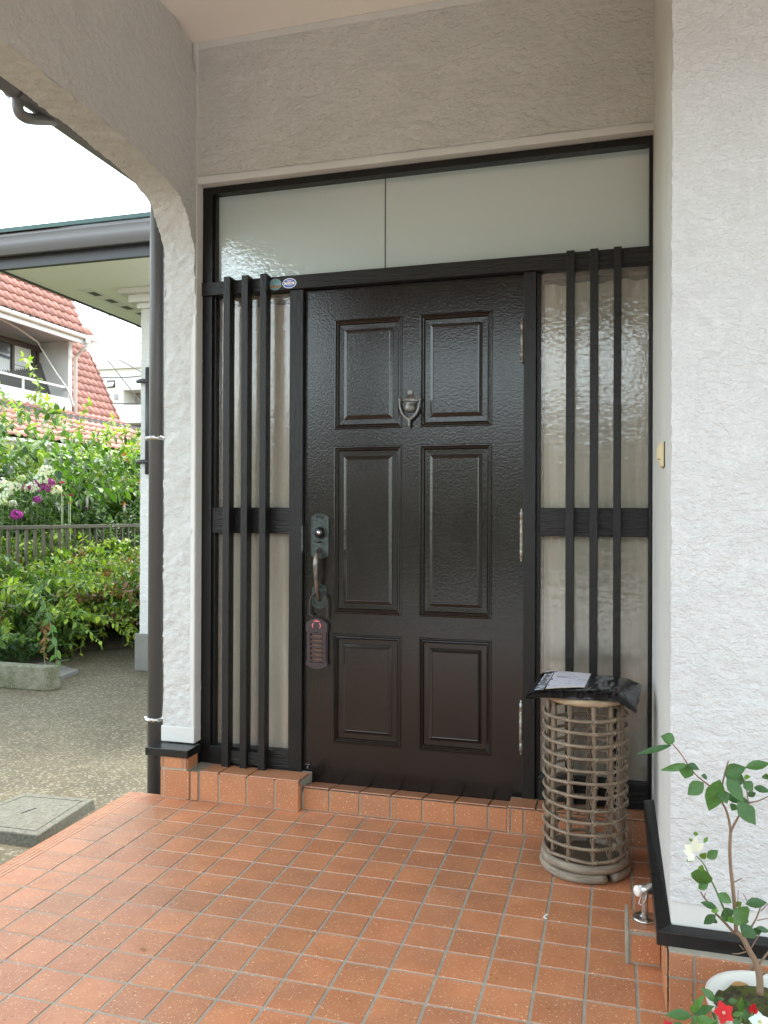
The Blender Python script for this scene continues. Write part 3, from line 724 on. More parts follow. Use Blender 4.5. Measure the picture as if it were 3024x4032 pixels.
g = MB(); g.box(GX+.05, -2.1, -3.4, .4, gz+.03, gz+.06); g.box(GX+.055, GX+.075, -3.4, .4, gz-.05, gz+.05); build('eave', g, 'soffit_board', H)
g = MB(); g.add([(GX-.06, -3.5, gz+.07), (-2.0, -3.5, 3.80), (3.6, -3.5, 4.9), (3.6, .5, 4.9), (-2.0, .5, 3.80), (GX-.06, .5, gz+.07)], [(0, 1, 4, 5), (1, 2, 3, 4)]); build('roof', g, 'green_metal', H)
g = MB(); g.add([(-2.1, -3.4, 3.62), (3.3, -3.4, 3.7), (3.3, .5, 3.7), (-2.1, .5, 3.62)], [(0, 1, 2, 3)]); build('roof_deck', g, 'dark_wall', H)
g = MB(); g.box(-1.98, 3.3, .18, .3, -.15, 3.7); build('back_wall', g, 'smooth_white', H)

# ================================================================== THINGS ON THE PORCH
# --- cane stand
BX, BY, BR = -.106, -.372, .150
B = thing('cane_stand', 'tall round cane stand of weathered grey rattan rings beside the door', 'stand', (BX, BY, 0))
def ring(g, cx, cy, z, r, tr, n=40, m_=8, wob=0., a0=0, a1=2*pi, tilt=0.):
    cl = abs(a1-a0-2*pi) < 1e-6
    pts = []
    for k in range(n if cl else n+1):
        a = a0+(a1-a0)*k/n; rr = r+wob*noise.noise(Vector((cos(a)*2, sin(a)*2, z*20)))
        pts.append((cx+rr*cos(a), cy+rr*sin(a), z+wob*1.2*noise.noise(Vector((cos(a)*1.5+5, sin(a)*1.5, z*13)))+tilt*sin(a)))
    g.tube(pts, tr, m_, cl)
OFF = (BX, BY, 0)
g = MB(OFF); ring(g, BX, BY, .017, BR+.004, .0165, 48, 12, .003, R_(-50), R_(300)); build('base_ring', g, 'cane_thick', B, True)
g = MB(OFF); ring(g, BX, BY, .049, BR-.001, .0165, 48, 12, .003); build('base_ring', g, 'cane_thick', B, True)
g = MB(OFF); g.lathe([(.0001, .030), (BR-.006, .030), (BR-.006, .040), (.0001, .041)], 40, (BX, BY, 0)); build('base_board', g, 'base_board', B)
g = MB(OFF); g.lathe([(.0001, .631), (BR-.022, .631), (BR-.009, .636), (BR-.004, .645), (BR-.007, .655), (BR-.02, .659), (.0001, .660)], 48, (BX, BY, 0)); build('top_board', g, 'cane_top', B, True)
NP = 11; pa = [R_(-90-20)+2*pi*k/NP+rnd(-.05, .05) for k in range(NP)]
bend = [rnd(-.006, .006) for _ in pa]
for k, a in enumerate(pa):
    g = MB(OFF); pr_ = BR-.013
    pts = []; rs = []
    for j in range(13):
        z = .045+j*(.592/12); aa = a+bend[k]*sin(j*.5+k)*4; rr = pr_+.002*sin(j*.9+k*2)
        pts.append((BX+rr*cos(aa), BY+rr*sin(aa), z)); rs.append(.0085+.0012*sin(j*1.7+k)+(.0016 if j % 3 == 0 else 0))
    g.tube(pts, rs, 9); build('upright', g, 'cane', B, True)
RZ = [.078+.0462*k for k in range(12)]
bd = MB(OFF)
for i, z in enumerate(RZ):
    g = MB(OFF); ring(g, BX, BY, z, BR+.002, .0062, 44, 8, .0045); build('ring', g, 'cane_ring', B, True)
    for k, a in enumerate(pa):
        aa = a+bend[k]*sin(i*.5+k)*4
        for s_ in (-1, 1):
            pts = []
            for t in (-1, -.5, 0, .5, 1):
                da = t*.055*s_; rr = BR+.0095-.004*abs(t); pts.append((BX+rr*cos(aa+da), BY+rr*sin(aa+da), z+t*.010))
            bd.tube(pts, .0011, 4)
            if i < 11:                       # lacing inside, up the uprights
                pts = [(BX+(BR-.022)*cos(aa+s_*.07*sin(pi*t)), BY+(BR-.022)*sin(aa+s_*.07*sin(pi*t)), z+t*.0462) for t in (0, .25, .5, .75, 1)]
                bd.tube(pts, .0013, 4)
build('cane_binding', bd, 'cane_binding', B, True)

# --- parcel lying on the stand
PZ = .686
c = [onZ(2066, 2742, .664), onZ(2130, 2640, .684), onZ(2530, 2684, .680), onZ(2504, 2774, .652)]
c = [Vector((q.x, q.y, 0)) for q in c]
PC = (c[0]+c[1]+c[2]+c[3])/4
PK = thing('parcel', 'black plastic mail parcel with white address label, lying on the cane stand', 'parcel', (PC.x, PC.y, .661))
OFF = (PC.x, PC.y, .661)
def pk(u, v, top):
    e = 1-(abs(2*u-1)**5); f = 1-(abs(2*v-1)**6)
    q = c[0].lerp(c[3], u).lerp(c[1].lerp(c[2], u), v)
    wob = .003*noise.noise(Vector((u*9, v*9, 2)))*1
    q = q + Vector((.006*noise.noise(Vector((v*6, 1, 0))) if u < .01 or u > .99 else 0, .006*noise.noise(Vector((u*8, 3, 0))) if v < .01 or v > .99 else 0, 0))
    th = (e*f)**.3; lm = .18 if .0 < u < .56 and .08 < v < 1.1 else 1.
    droop = -.030*max(0, (u-.80)/.2)**1.5*(1-v)**1.2 - .012*max(0, (u-.85)/.15)
    z = .6625+.010*v + droop - .006*max(0, (.12-u)/.12)
    wr = .0016*noise.noise(Vector((u*22, v*5, 4)))*(1-abs(2*v-1)*.2)+.0016*abs(noise.noise(Vector((u*7+v*4, v*11, 9))))+.006*max(0, 1-v*4)*noise.noise(Vector((u*30, v*6, 7)))
    if top: z += th*(.022+.004*sin(u*3.0))+wr*(.3+th)*lm
    else: z += -th*.010
    return (q.x, q.y, max(z, .661) if .1 < u < .85 and not top else z)
g = MB(OFF); g.grid(90, 46, lambda u, v: pk(u, v, True)); g.grid(90, 46, lambda u, v: pk(1-u, v, False)); build('bag', g, 'poly_black', PK, True)
def uvof(P_):   # parcel coordinates of a point
    best = None
    u = v = .5
    for _ in range(12):
        a = c[0].lerp(c[3], u); b = c[1].lerp(c[2], u); q = a.lerp(b, v)
        du = ((c[3]-c[0]).lerp(c[2]-c[1], v)); dv = b-a; r = Vector((P_.x, P_.y, 0))-q
        det = du.x*dv.y-du.y*dv.x; u += (r.x*dv.y-r.y*dv.x)/det; v += (du.x*r.y-du.y*r.x)/det
    return u, v
def ztop(u, v): return pk(min(max(u, 0), 1), min(max(v, 0), 1), True)
lab = [onZ(2050+x/3.2529, 2600+y/3.2529, PZ+.004) for x, y in ((320, 357), (460, 138), (903, 198), (818, 357))]
LU = [uvof(q) for q in lab]
def lbl(s, t, dz=.0026):
    (a, b), (c1, d), (e, f), (h, i) = LU
    u = (a*(1-t)+c1*t)*(1-s)+(h*(1-t)+e*t)*s; v = (b*(1-t)+d*t)*(1-s)+(i*(1-t)+f*t)*s
    p = ztop(u, v); return (p[0], p[1], p[2]+dz)
g = MB(OFF); g.grid(60, 40, lambda s, t: lbl(s, t)); lb = build('address_label', g, 'label_paper', PK, True)
def patch(g, s0, s1, t0, t1): g.grid(6, 2, lambda s, t: lbl(s0+(s1-s0)*s, t0+(t1-t0)*t, .0034))
g = MB(OFF); patch(g, .015, .055, .84, .95); patch(g, .015, .055, .40, .50); patch(g, .02, .05, .12, .18); build('barcode', g, 'print_purple', lb)
g = MB(OFF); random.seed(3)
for t, s0, s1 in ((.90, .10, .34), (.86, .10, .28), (.78, .5, .55), (.62, .12, .50), (.585, .12, .42), (.555, .14, .40), (.53, .46, .66), (.50, .72, .96), (.47, .72, .98), (.40, .70, .95), (.36, .10, .20), (.34, .5, .56), (.25, .72, .9), (.22, .45, .6), (.1, .1, .3)):
    k = s0
    while k < s1: l = rnd(.012, .035); patch(g, k, min(k+l, s1), t-.010, t+.010); k += l+.008
build('print', g, 'print_grey', lb)
g = MB(OFF); patch(g, .0, 1., .98, 1.); patch(g, .0, 1., .0, .02); patch(g, .06, .98, .665, .675); build('yellow_rule', g, 'print_yellow', lb)
# lettering, upside down for the viewer
a = onZ(2050+300/3.2529, 2600+180/3.2529, PZ+.002); b = onZ(2050+395/3.2529, 2600+178/3.2529, PZ+.002)
e0 = onZ(2050+220/3.2529, 2600+372/3.2529, PZ-.002); e1 = onZ(2050+352/3.2529, 2600+180/3.2529, PZ+.003)
dr = (e0-e1); dr.z = 0; Ln = dr.length; dr.normalize()
me_t = None
cu = bpy.data.curves.new('t', 'FONT'); cu.body = 'ZOZOTOWN'; cu.size = 1; cu.offset = .008; cu.extrude = .0; cu.align_x = 'LEFT'; cu.align_y = 'BOTTOM'
o = bpy.data.objects.new('t', cu); COL.objects.link(o); dg = bpy.context.evaluated_depsgraph_get(); me_t = bpy.data.meshes.new_from_object(o.evaluated_get(dg)); COL.objects.unlink(o); bpy.data.objects.remove(o)
xs2 = [v.co.x for v in me_t.vertices]; W_ = max(xs2)-min(xs2); x0_ = min(xs2)
yh = max(v.co.y for v in me_t.vertices)
up = Vector((dr.y, -dr.x, 0)); up = -up if up.x > 0 else up     # letters stand towards -x side? decided below
for v in me_t.vertices:
    s_ = (v.co.x-x0_)/W_*Ln; h_ = (v.co.y/yh-.5)*.044
    p = Vector((e1.x, e1.y, 0))+dr*s_+Vector((-dr.y, dr.x, 0))*h_
    u_, v_ = uvof(p); z = ztop(u_, v_)[2]+.0030; v.co = (p.x-OFF[0], p.y-OFF[1], z-OFF[2])
me_t.materials.clear(); me_t.materials.append(MATS['print_white']); me_t.name = 'lettering'
q = bpy.data.objects.new('lettering', me_t); COL.objects.link(q); q.parent = PK
g = MB(OFF)
sq = [uvof(onZ(2050+x/3.2529, 2600+y/3.2529, PZ+.003)) for x, y in ((315, 150), (350, 125), (428, 122), (410, 160))]
def sqf(s, t):
    u = (sq[0][0]*(1-s)+sq[3][0]*s)*(1-t)+(sq[1][0]*(1-s)+sq[2][0]*s)*t; v = (sq[0][1]*(1-s)+sq[3][1]*s)*(1-t)+(sq[1][1]*(1-s)+sq[2][1]*s)*t
    p = ztop(u, v); return (p[0], p[1], p[2]+.003)
g.grid(5, 5, sqf); build('logo_square', g, 'print_white', PK)

# --- insect repellent hanging from the lower handle
hx = -1.338; y0 = DY-.024; y1 = DY-.004; z0, z1 = .612, .846
RP = thing('insect_repellent', 'brown plastic insect repellent case hanging on the door handle', 'repellent', (hx, DY, z0))
OFF = (hx, DY, z0); hw = .052
g = MB(OFF)
def bar(pts, ya=y0, yb=y1): g.prism(pts, ya, yb)
n = 10
top = [(hx+hw-2*hw*k/n, z1-.022+.022*sin(pi*k/n)) for k in range(n+1)]
g.prism(top+[(hx-hw, .785), (hx+hw, .785)], y0, y1)
bot = [(hx-hw+2*hw*k/n, z0+.018-.018*sin(pi*k/n)) for k in range(n+1)]
g.prism(bot+[(hx+hw, .640), (hx-hw, .640)], y0, y1)
for s_ in (-1, 1):
    g.box(*sorted((hx+s_*.032, hx+s_*.046)), y0+.001, y1-.001, .64, .785)
    g.box(*sorted((hx+s_*.046, hx+s_*.052)), y0+.008, y1-.001, .64, .785)
    for zc in (.64, .668, .695, .725, .757, .779): g.box(*sorted((hx+s_*.045, hx+s_*.0522)), y0+.003, y1, zc, zc+.006)
for k in range(7):
    zc = .645+k*.0217
    g.prism([(hx-.034, zc+.004), (hx, zc-.003), (hx+.034, zc+.004), (hx+.034, zc+.010), (hx, zc+.003), (hx-.034, zc+.010)], y0+.0005, y0+.008)
build('case', g, 'repellent_plastic', RP, False, .0012)
g = MB(OFF); g.box(hx-.032, hx+.032, y1-.005, y1-.002, .64, .785)
for k in range(7): zc = .653+k*.0217; g.box(hx-.026, hx+.026, y0+.009, y0+.013, zc-.004, zc+.007)
build('filler', g, 'repellent_inner', RP)
g = MB(OFF); arc = [(hx-.018+.036*k/8, .832+.010*sin(pi*k/8)) for k in range(9)]; g.prism(arc[::-1], y0-.003, y0+.01)
for s_ in (-1, 1): g.tube([(hx+s_*.017-s_*.002, y0-.0005, .825), (hx+s_*.021, y0-.001, .815), (hx+s_*.016, y0-.0005, .802)], .0033, 8)
build('pink_ring', g, 'pink_plastic', RP, True)
g = MB(OFF)
pts = [(hx+.046, .845), (hx+.046, .90), (hx+.0455, .93), (hx+.036, .958), (hx+.012, .973), (hx-.012, .970), (hx-.032, .952), (hx-.040, .925), (hx-.041, .90), (hx-.041, .872), (hx-.034, .866), (hx-.022, .861)]
pts = [(x+.006, z-.004) for x, z in pts]
a_, b_ = cat([(x, DY-.024, z) for x, z in pts], [.0045]*len(pts), 4); g.tube(a_, b_, 8); build('hook', g, 'repellent_plastic', RP, True)

# --- door stop on the step block
q_ = onZ(2539, 3618, .099); sx, sy, sz = q_.x, q_.y, .099
DS = thing('door_stop', 'small stainless steel door stop with white pad, on the tile block', 'door stop', (sx, sy, sz)); OFF = (sx, sy, sz)
g = MB(OFF); g.lathe([(.0001, 0), (.036, 0), (.0362, .004), (.033, .0075), (.018, .0085), (.0145, .013), (.0115, .016), (.0001, .016)], 32, OFF); build('base', g, 'steel', DS, True)
g = MB(OFF); g.lathe([(.0105, .013), (.0105, .085)], 24, OFF); build('post', g, 'steel', DS, True)
ax = Vector((-.82, -.55, -.04)).normalized(); hc = Vector((sx-.002, sy+.002, sz+.088))
g = MB(OFF); g.lathe([(.0001, -.026), (.0155, -.026), (.0165, -.024), (.0165, .018), (.0001, .018)], 28, hc, ax); build('head', g, 'steel', DS, True)
g = MB(OFF); g.lathe([(.0155, .018), (.0165, .020), (.0162, .026), (.013, .030), (.0001, .031)], 24, hc, ax); build('pad', g, 'pad_white', DS, True)
g = MB(OFF); a = hc+ax*.0; sv = ax.cross(Vector((0, 0, 1))).normalized()
p0 = hc-sv*.017+ax*.004; p1 = hc+sv*.017+ax*.004
g.tube([hc+sv*.018-ax*.006, hc+sv*.019-ax*.006+Vector((0, 0, -.02)), hc+sv*.010+ax*.012+Vector((0, 0, -.046)), hc-sv*.010+ax*.014+Vector((0, 0, -.040)), hc-sv*.019+ax*.008+Vector((0, 0, -.022)), hc-sv*.018+ax*.004], .0018, 6); build('wire_hook', g, 'steel', DS, True)

# --- scraps on the floor
g = MB((-.208, -.762, .0015)); pp = onZ(2147, 3608, .001)
g = MB((pp.x, pp.y, .0006)); pts = [(-.002, .016), (.006, .010), (-.004, -.002), (-.004, -.012), (.004, -.018)]
vs = []; 
for i, (x, y) in enumerate(pts): vs += [(pp.x+x-.003, pp.y+y, .001+.002*(i % 2)), (pp.x+x+.004, pp.y+y+.002, .0012+.002*(i % 2)), (pp.x+x+.004, pp.y+y+.002, .0016+.002*(i % 2)), (pp.x+x-.003, pp.y+y, .0014+.002*(i % 2))]
fs = []
for i in range(len(pts)-1): fs += [(4*i+k, 4*i+(k+1) % 4, 4*i+4+(k+1) % 4, 4*i+4+k) for k in range(4)]
g.add(vs, fs); tag(build('paper_scrap', g, 'sticker_white'), 'crumpled white paper scrap on a floor tile joint in front of the stand', 'scrap')
pp = onZ(1913, 3311, .001); g = MB((pp.x, pp.y, 0)); g.box(pp.x-.010, pp.x+.010, pp.y-.0013, pp.y+.0013, .0005, .002); tag(build('straw_bit', g, 'cane_binding'), 'tiny straw coloured splinter on the tiles below the door', 'splinter')
pp = onZ(560, 3741, .001); g = MB((pp.x, pp.y, 0)); g.cur = (1, 1, 1); g.leaf((pp.x-.012, pp.y, .004), Vector((1, .15, 0)), Vector((0, 0, 1)), .026, .010, (.42, .24, .13), .3, .1, 5); tag(build('dry_leaf', g, 'leaf'), 'small curled tan leaf lying on the open porch tiles', 'leaf')

# --- white pot with the little shrub
PYp = -1.45
pr0 = onY(2777, 3878, PYp); PR = .132; pcx = pr0.x+PR; RZt = .182
PT = thing('flower_pot', 'round white plastic flower pot with mossy soil at the lower right corner', 'flower pot', (pcx, PYp, 0)); OFF = (pcx, PYp, 0)
g = MB(OFF); g.lathe([(.0001, .0), (.095, .0), (.098, .01), (.122, RZt-.02), (.130, RZt-.018), (.132, RZt), (.127, RZt+.002), (.120, RZt-.006), (.117, RZt-.04), (.0001, RZt-.04)], 48, OFF); build('pot', g, 'pot_white', PT, True)
g = MB(OFF)
def soilf(u, v):
    r = .119*v; a = 2*pi*u; x = r*cos(a); y = r*sin(a); return (pcx+x, PYp+y, RZt-.030+.010*noise.noise(Vector((x*30, y*30, 0)))+.006*noise.noise(Vector((x*90, y*90, 0)))+.008*(1-v))
g.grid(48, 16, soilf); build('soil_fill', g, 'moss', PT, True)
g = MB(OFF); q = onZ(2878, 3880, RZt-.015); g.leaf(q, Vector((1, .3, .1)), Vector((0, 0, 1)), .045, .02, (.50, .27, .10), .3, .05, 5); build('dry_leaf', g, 'leaf', PT)
SB = onY(2990, 3925, PYp); 
SH = thing('shrub', 'small woody shrub with serrated green leaves and one white blossom, in the pot', 'shrub', (SB.x, PYp, .15)); OFF = (SB.x, PYp, .15)
def sp(x, y, Y=PYp): return onY(2300+x/1.7956, 2800+y/1.7956, Y)
g = MB(OFF)
def branch(g, pts, r0, r1, dy=0.):
    P3 = [sp(x, y, PYp+dy*i/len(pts)) for i, (x, y) in enumerate(pts)]; n = len(P3)
    a_, b_ = cat(P3, [r0+(r1-r0)*i/(n-1) for i in range(n)], 3); g.tube(a_, b_, 8)
branch(g, [(1245, 2000), (1240, 1880), (1215, 1780), (1165, 1690), (1120, 1600), (1070, 1558)], .0085, .0055)
branch(g, [(1075, 1565), (1066, 1400), (1048, 1215), (1036, 1100), (1030, 980), (1036, 850)], .0048, .0036)
branch(g, [(1036, 850), (1022, 760), (1000, 690), (975, 640), (975, 540), (990, 460), (1020, 352)], .0032, .0016)
branch(g, [(1038, 850), (1075, 775), (1110, 720), (1160, 655), (1230, 635), (1310, 600)], .0030, .0014)
branch(g, [(1160, 655), (1150, 560), (1135, 470)], .0016, .0010)
branch(g, [(1060, 1570), (1000, 1500), (930, 1430), (890, 1370), (850, 1320), (822, 1278)], .0036, .0016)
branch(g, [(850, 1320), (858, 1285)], .0014, .001)
branch(g, [(1210, 1780), (1175, 1700), (1190, 1660), (1225, 1600), (1262, 1540)], .002, .001, .02)
branch(g, [(1150, 1700), (1090, 1715), (1048, 1715)], .0016, .0009, -.02)
branch(g, [(1130, 1690), (1100, 1655)], .0014, .0009, -.02)
branch(g, [(1235, 1790), (1290, 1720), (1330, 1660)], .003, .002)
branch(g, [(1245, 1870), (1300, 1845)], .003, .002)
branch(g, [(1180, 1530), (1215, 1470), (1245, 1390), (1240, 1370)], .0022, .0012, .03)
branch(g, [(1225, 1480), (1300, 1465)], .0014, .001, .03)
branch(g, [(1050, 1215), (1090, 1195), (1115, 1180)], .0016, .001)
branch(g, [(1250, 1415), (1300, 1360)], .0015, .001, .03)
build('branches', g, 'stem_brown', SH, True)
g = MB(OFF)
branch(g, [(985, 600), (930, 560), (850, 500), (790, 450), (745, 395), (690, 310), (645, 255), (622, 228)], .0018, .0011, -.05)
branch(g, [(1085, 1380), (1090, 1265)], .001, .0007); branch(g, [(1150, 1340), (1125, 1290)], .001, .0007)
build('young_twig', g, 'stem_red', SH, True)
g = MB(OFF); branch(g, [(1030, 1480), (990, 1400), (955, 1320), (925, 1250), (890, 1180), (862, 1110), (830, 1060), (795, 1025)], .0026, .0014, -.04)
build('green_twig', g, 'stem_green', SH, True)
LV = [ # base, tip, width (crop px), depth offset, colour
 ((640,215),(548,175),75,-.05,0),((620,240),(373,305),38,-.05,1),((730,378),(557,420),45,-.04,0),((735,375),(715,470),85,-.04,0),((735,375),(808,408),40,-.04,1),
 ((845,505),(735,590),85,-.03,0),((960,485),(885,695),110,-.03,0),((1000,440),(1140,400),85,-.02,0),((990,440),(1140,505),95,-.01,1),((1140,400),(1310,370),60,.0,0),
 ((1010,470),(1120,640),85,-.02,0),((965,560),(1010,650),70,-.02,0),((870,470),(830,455),35,-.02,1),((1130,500),(1195,560),70,.0,0),((1200,540),(1310,560),45,.0,1),
 ((1085,640),(1205,800),95,-.03,0),((1070,660),(1045,700),50,.0,0),((1150,600),(1210,580),40,.02,1),((1290,440),(1280,500),45,.0,0),((1130,470),(1180,465),30,.0,2),((990,600),(1170,635),60,.02,1),
 ((1150,680),(1210,715),50,-.03,0),((870,1040),(945,985),55,-.04,0),((825,1040),(860,1005),40,-.04,2),((790,1035),(720,1060),30,-.04,2),
 ((835,1110),(825,1250),120,-.05,0),((880,1210),(800,1255),55,-.04,0),((945,1290),(1045,1355),60,-.03,0),((940,1395),(825,1345),42,-.04,1),((955,1415),(892,1410),30,-.05,2),
 ((930,1440),(842,1508),50,-.04,1),((925,1460),(900,1505),45,-.04,0),((1055,1410),(965,1450),60,.0,1),((1060,1400),(1160,1500),130,-.04,0),((1075,1380),(1115,1350),35,.02,2),
 ((1140,1365),(1298,1345),60,-.02,1),((1035,1455),(970,1475),45,-.02,0),((1085,1460),(1170,1490),60,.02,1),((1020,1490),(1055,1460),40,-.04,2),((1180,1520),(1130,1595),100,-.04,1),((1200,1530),(1235,1570),50,-.03,1),((1215,1530),(1310,1560),35,-.02,1),
 ((820,1130),(835,1085),35,-.05,2),((845,930),(875,890),22,-.04,2),((770,925),(740,900),20,-.04,2),((790,885),(788,850),30,-.04,2)]
cg = [(.052, .135, .030), (.036, .098, .028), (.115, .235, .035)]
random.seed(11)
g2 = MB(OFF)
for (b0, b1, wd, dy, ci) in LV:
    a = sp(*b0, PYp+dy); b = sp(*b1, PYp+dy+rnd(-.02, .02)); L_ = (b-a).length; W2 = wd/1.7956/FPX*2.0
    cc = cg[ci]; k = rnd(.85, 1.2); cc = tuple(x*k for x in cc)
    nn = Vector((rnd(-.2, .2), -1, rnd(.2, .9))).normalized()
    g2.leaf(a, b-a, nn, L_*1.04, W2*1.15, cc, rnd(.15, .5), rnd(-.12, .32), 5)
build('foliage', g2, 'leaf_near', SH, True)
def flower(parent, OFF, C_, R0, n, col, dirn, wid=.5, ccol=(.7, .55, .1), name='blossom', cup=.25, seed=0):
    g = MB(OFF); dn = Vector(dirn).normalized(); a = dn.orthogonal().normalized(); b = dn.cross(a)
    for k in range(n):
        an = 2*pi*k/n+seed; d = (a*cos(an)+b*sin(an))+dn*cup
        g.leaf(Vector(C_), d, dn, R0*(1+rnd(-.08, .08)), R0*wid*2, tuple(x*(1+rnd(-.1, .1)) for x in col), -.12, .12, 5)
    o = build(name, g, 'petal', parent, True)
    g = MB(OFF); g.cur = ccol; g.lathe([(.0001, .004), (R0*.14, .003), (R0*.16, 0), (.0001, -.001)], 10, Vector(C_)+dn*.001, dn); build('flower_centre', g, 'petal', o, True)
    return o
fc = sp(790, 985, PYp-.045)
g = MB(OFF)
for b0, b1, wd in (((770, 1000), (795, 888), 55), ((775, 985), (845, 935), 50), ((770, 985), (708, 945), 48), ((765, 1000), (702, 990), 45), ((775, 1010), (735, 1058), 50)):
    a = sp(*b0, PYp-.045); b = sp(*b1, PYp-.06); g.leaf(a, b-a, Vector((0, -1, .3)), (b-a).length, wd/1.7956/FPX*2.0, (.80, .80, .74), .1, .05, 5)
build('blossom', g, 'petal', SH, True)

# --- periwinkle in a second pot in front, only its top in the frame
VY = -1.60
v0 = onY(2862, 4035, VY)
VP = thing('periwinkle', 'potted periwinkle with glossy leaves, red and white flowers, at the bottom right corner', 'flowering plant', (v0.x, VY, 0)); OFF = (v0.x, VY, 0)
g = MB(OFF); g.lathe([(.0001, 0), (.05, 0), (.065, .085), (.070, .085), (.070, .095), (.062, .095), (.060, .08), (.0001, .08)], 28, (v0.x, VY, 0)); build('pot', g, 'pot_white', VP, True)
def vp(x, y, Y=VY): return onY(2400+x/2.6587, 3400+y/2.6587, Y)
g2 = MB(OFF)
def vleaf(b0, b1, wd, ci, dy=0):
    a = vp(*b0, VY+dy); b = vp(*b1, VY+dy-.01); cc = ((.050, .135, .030), (.075, .185, .035), (.034, .10, .03))[ci]
    g2.leaf(a, b-a, Vector((rnd(-.2, .2), -1, 1.0)), (b-a).length, wd/2.6587/FPX*1.85, cc, .25, rnd(0, .15), 5)
for q in (((860,1590),(585,1575),110,0,0),((870,1560),(985,1375),75,1,.01),((880,1580),(1100,1490),90,0,.02),((900,1640),(1110,1650),100,1,0),((860,1560),(890,1480),60,1,0),((1110,1440),(970,1300),90,0,.03),((1100,1450),(1200,1410),60,2,.03),
          ((1240,1440),(1350,1440),50,0,.03),((1370,1560),(1385,1405),70,1,.02),((1400,1500),(1445,1440),55,2,.02),((1410,1530),(1430,1660),65,0,.01),((870,1650),(900,1720),70,0,0),((930,1650),(880,1600),50,1,0),((1120,1640),(1080,1560),60,2,.02),((1290,1590),(1400,1560),50,1,0),((1330,1620),(1330,1720),80,0,0),((780,1690),(640,1700),60,0,0),((1150,1690),(1050,1720),80,0,0),((1500,1590),(1480,1700),70,2,.02),((1000,1700),(1150,1690),80,1,0)): vleaf(*q)
build('foliage', g2, 'leaf_near', VP, True)
g = MB(OFF)
for x, y in ((870, 1600), (1110, 1500), (1380, 1560), (1200, 1600), (1500, 1520)): g.tube([(v0.x, VY, .07), (v0.x*.5+vp(x, y).x*.5, VY, .09), tuple(vp(x, y))], .0022, 6)
build('stems', g, 'stem_green', VP, True)
flower(VP, OFF, vp(1197, 1562, VY-.02), .023, 5, (.60, .008, .012), (-.25, -1, .55), .40, (.75, .45, .35), seed=.5, cup=.05)
flower(VP, OFF, vp(1575, 1660, VY-.01), .023, 5, (.80, .80, .82), (0, -1, .8), .42, (.7, .6, .3), seed=.2, cup=.05)
g = MB(OFF)
for k in range(3): g.leaf(vp(1500, 1565, VY), Vector((rnd(-.3, .3), -.3, 1)), Vector((rnd(-.6, .6), -1, 0)), .024, .018, (.52, .01, .02), .5, .1, 5)
build('bud', g, 'petal', VP, True)
g = MB(OFF); g.leaf(vp(610, 1700, VY), Vector((-.4, -.2, 1)), Vector((0, -1, .2)), .016, .013, (.60, .03, .06), .4, .1, 5); g.leaf(vp(610, 1700, VY), Vector((.5, -.2, .7)), Vector((0, -1, .2)), .014, .012, (.60, .03, .06), .4, .1, 5); build('bud', g, 'petal', VP, True)

# ================================================================== OUTSIDE, LEFT OF THE PORCH
random.seed(21)
# --- other wing of the house with its eave
AX, AY, AZ = -4.335, 3.22, 3.45
A = thing('annex', 'low white stucco wing with grey gutter and pale green soffit behind the downpipe', 'building', (AX, AY, -.15))
OFF = (AX, AY, -.15)
g = MB(OFF); g.grid(40, 200, lambda u, v: rough((AX+u*.8, AY, .2+v*3.25), 1.4)); g.grid(3, 200, lambda u, v: rough((AX, AY+u*.1, .2+v*3.25), 1.4*(1-u))); g.box(AX+.03, -1.98, AY+.02, 9, .2, AZ)
build('wall', g, 'stucco_rough', A, True)
g = MB(OFF); g.box(AX-.035, -1.98, AY-.03, 9, -.15, .2); build('base', g, 'base_concrete', A, False, .006)
g = MB(OFF); g.box(AX-.16, -1.98, AY-.15, AY+.02, AZ-.05, AZ-.001); g.box(AX-.09, -1.98, AY-.08, AY+.02, AZ-.12, AZ-.05); g.box(AX-.03, -1.98, AY-.03, AY+.02, AZ-.17, AZ-.12); build('cornice', g, 'smooth_white', A, False, .006)
SX0 = -5.13; SY0 = 2.33
g = MB(OFF)
for a, b in ((SX0, -3.99), (-3.9885, -2.9), (-2.8985, -1.98)):
    for c1, d1 in ((SY0, 3.06), (3.0615, 4.4), (4.4015, 9)): g.box(a, b, c1, d1, AZ, AZ+.02)
g.box(-6.8, SX0-.05, SY0-.02, SY0+.35, AZ+.10, AZ+.12)
so_ = build('soffit', g, 'soffit_board', A)
g = MB(OFF); 
for k in range(7): yy = 3.12+k*.27; g.box(-4.86+.0, -4.78, yy, yy+.13, AZ-.002, AZ+.002)
for k in range(0): pass
build('vent', g, 'dark_trim', so_)
g = MB(OFF); g.box(-4.90, -4.74, 3.0, 9, AZ-.001, AZ+.001); build('vent_strip', g, 'white_trim', so_)
g = MB(OFF); g.box(SX0, -1.98, SY0-.05, SY0-.002, AZ-.005, AZ+.115); g.box(SX0-.03, SX0-.002, SY0-.05, 9, AZ-.012, AZ+.10); g.box(-6.8, -1.98, SY0-.02, SY0, AZ+.117, AZ+.30); build('fascia', g, 'dark_trim', A)
gzA = onY(300, 965, 2.24).z
g = MB(OFF); vs = []; n = 14
prf = [(0, .085), (-.012, .095), (-.028, .088), (-.022, .070), (-.014, .06), (-.018, .02), (.0, -.03), (.035, -.055), (.04, -.062), (.048, -.058), (.085, -.058), (.085, .06)]
x0_, x1_ = -7.0, -1.98
for x in (x0_, x1_):
    for a, b in prf: vs.append((x, 2.16+a, gzA+.02+b))
n = len(prf); g.add(vs, [(k, (k+1) % n, n+(k+1) % n, n+k) for k in range(n)]); build('gutter', g, 'gutter_grey', A, True)
g = MB(OFF)
rz = gzA+.125
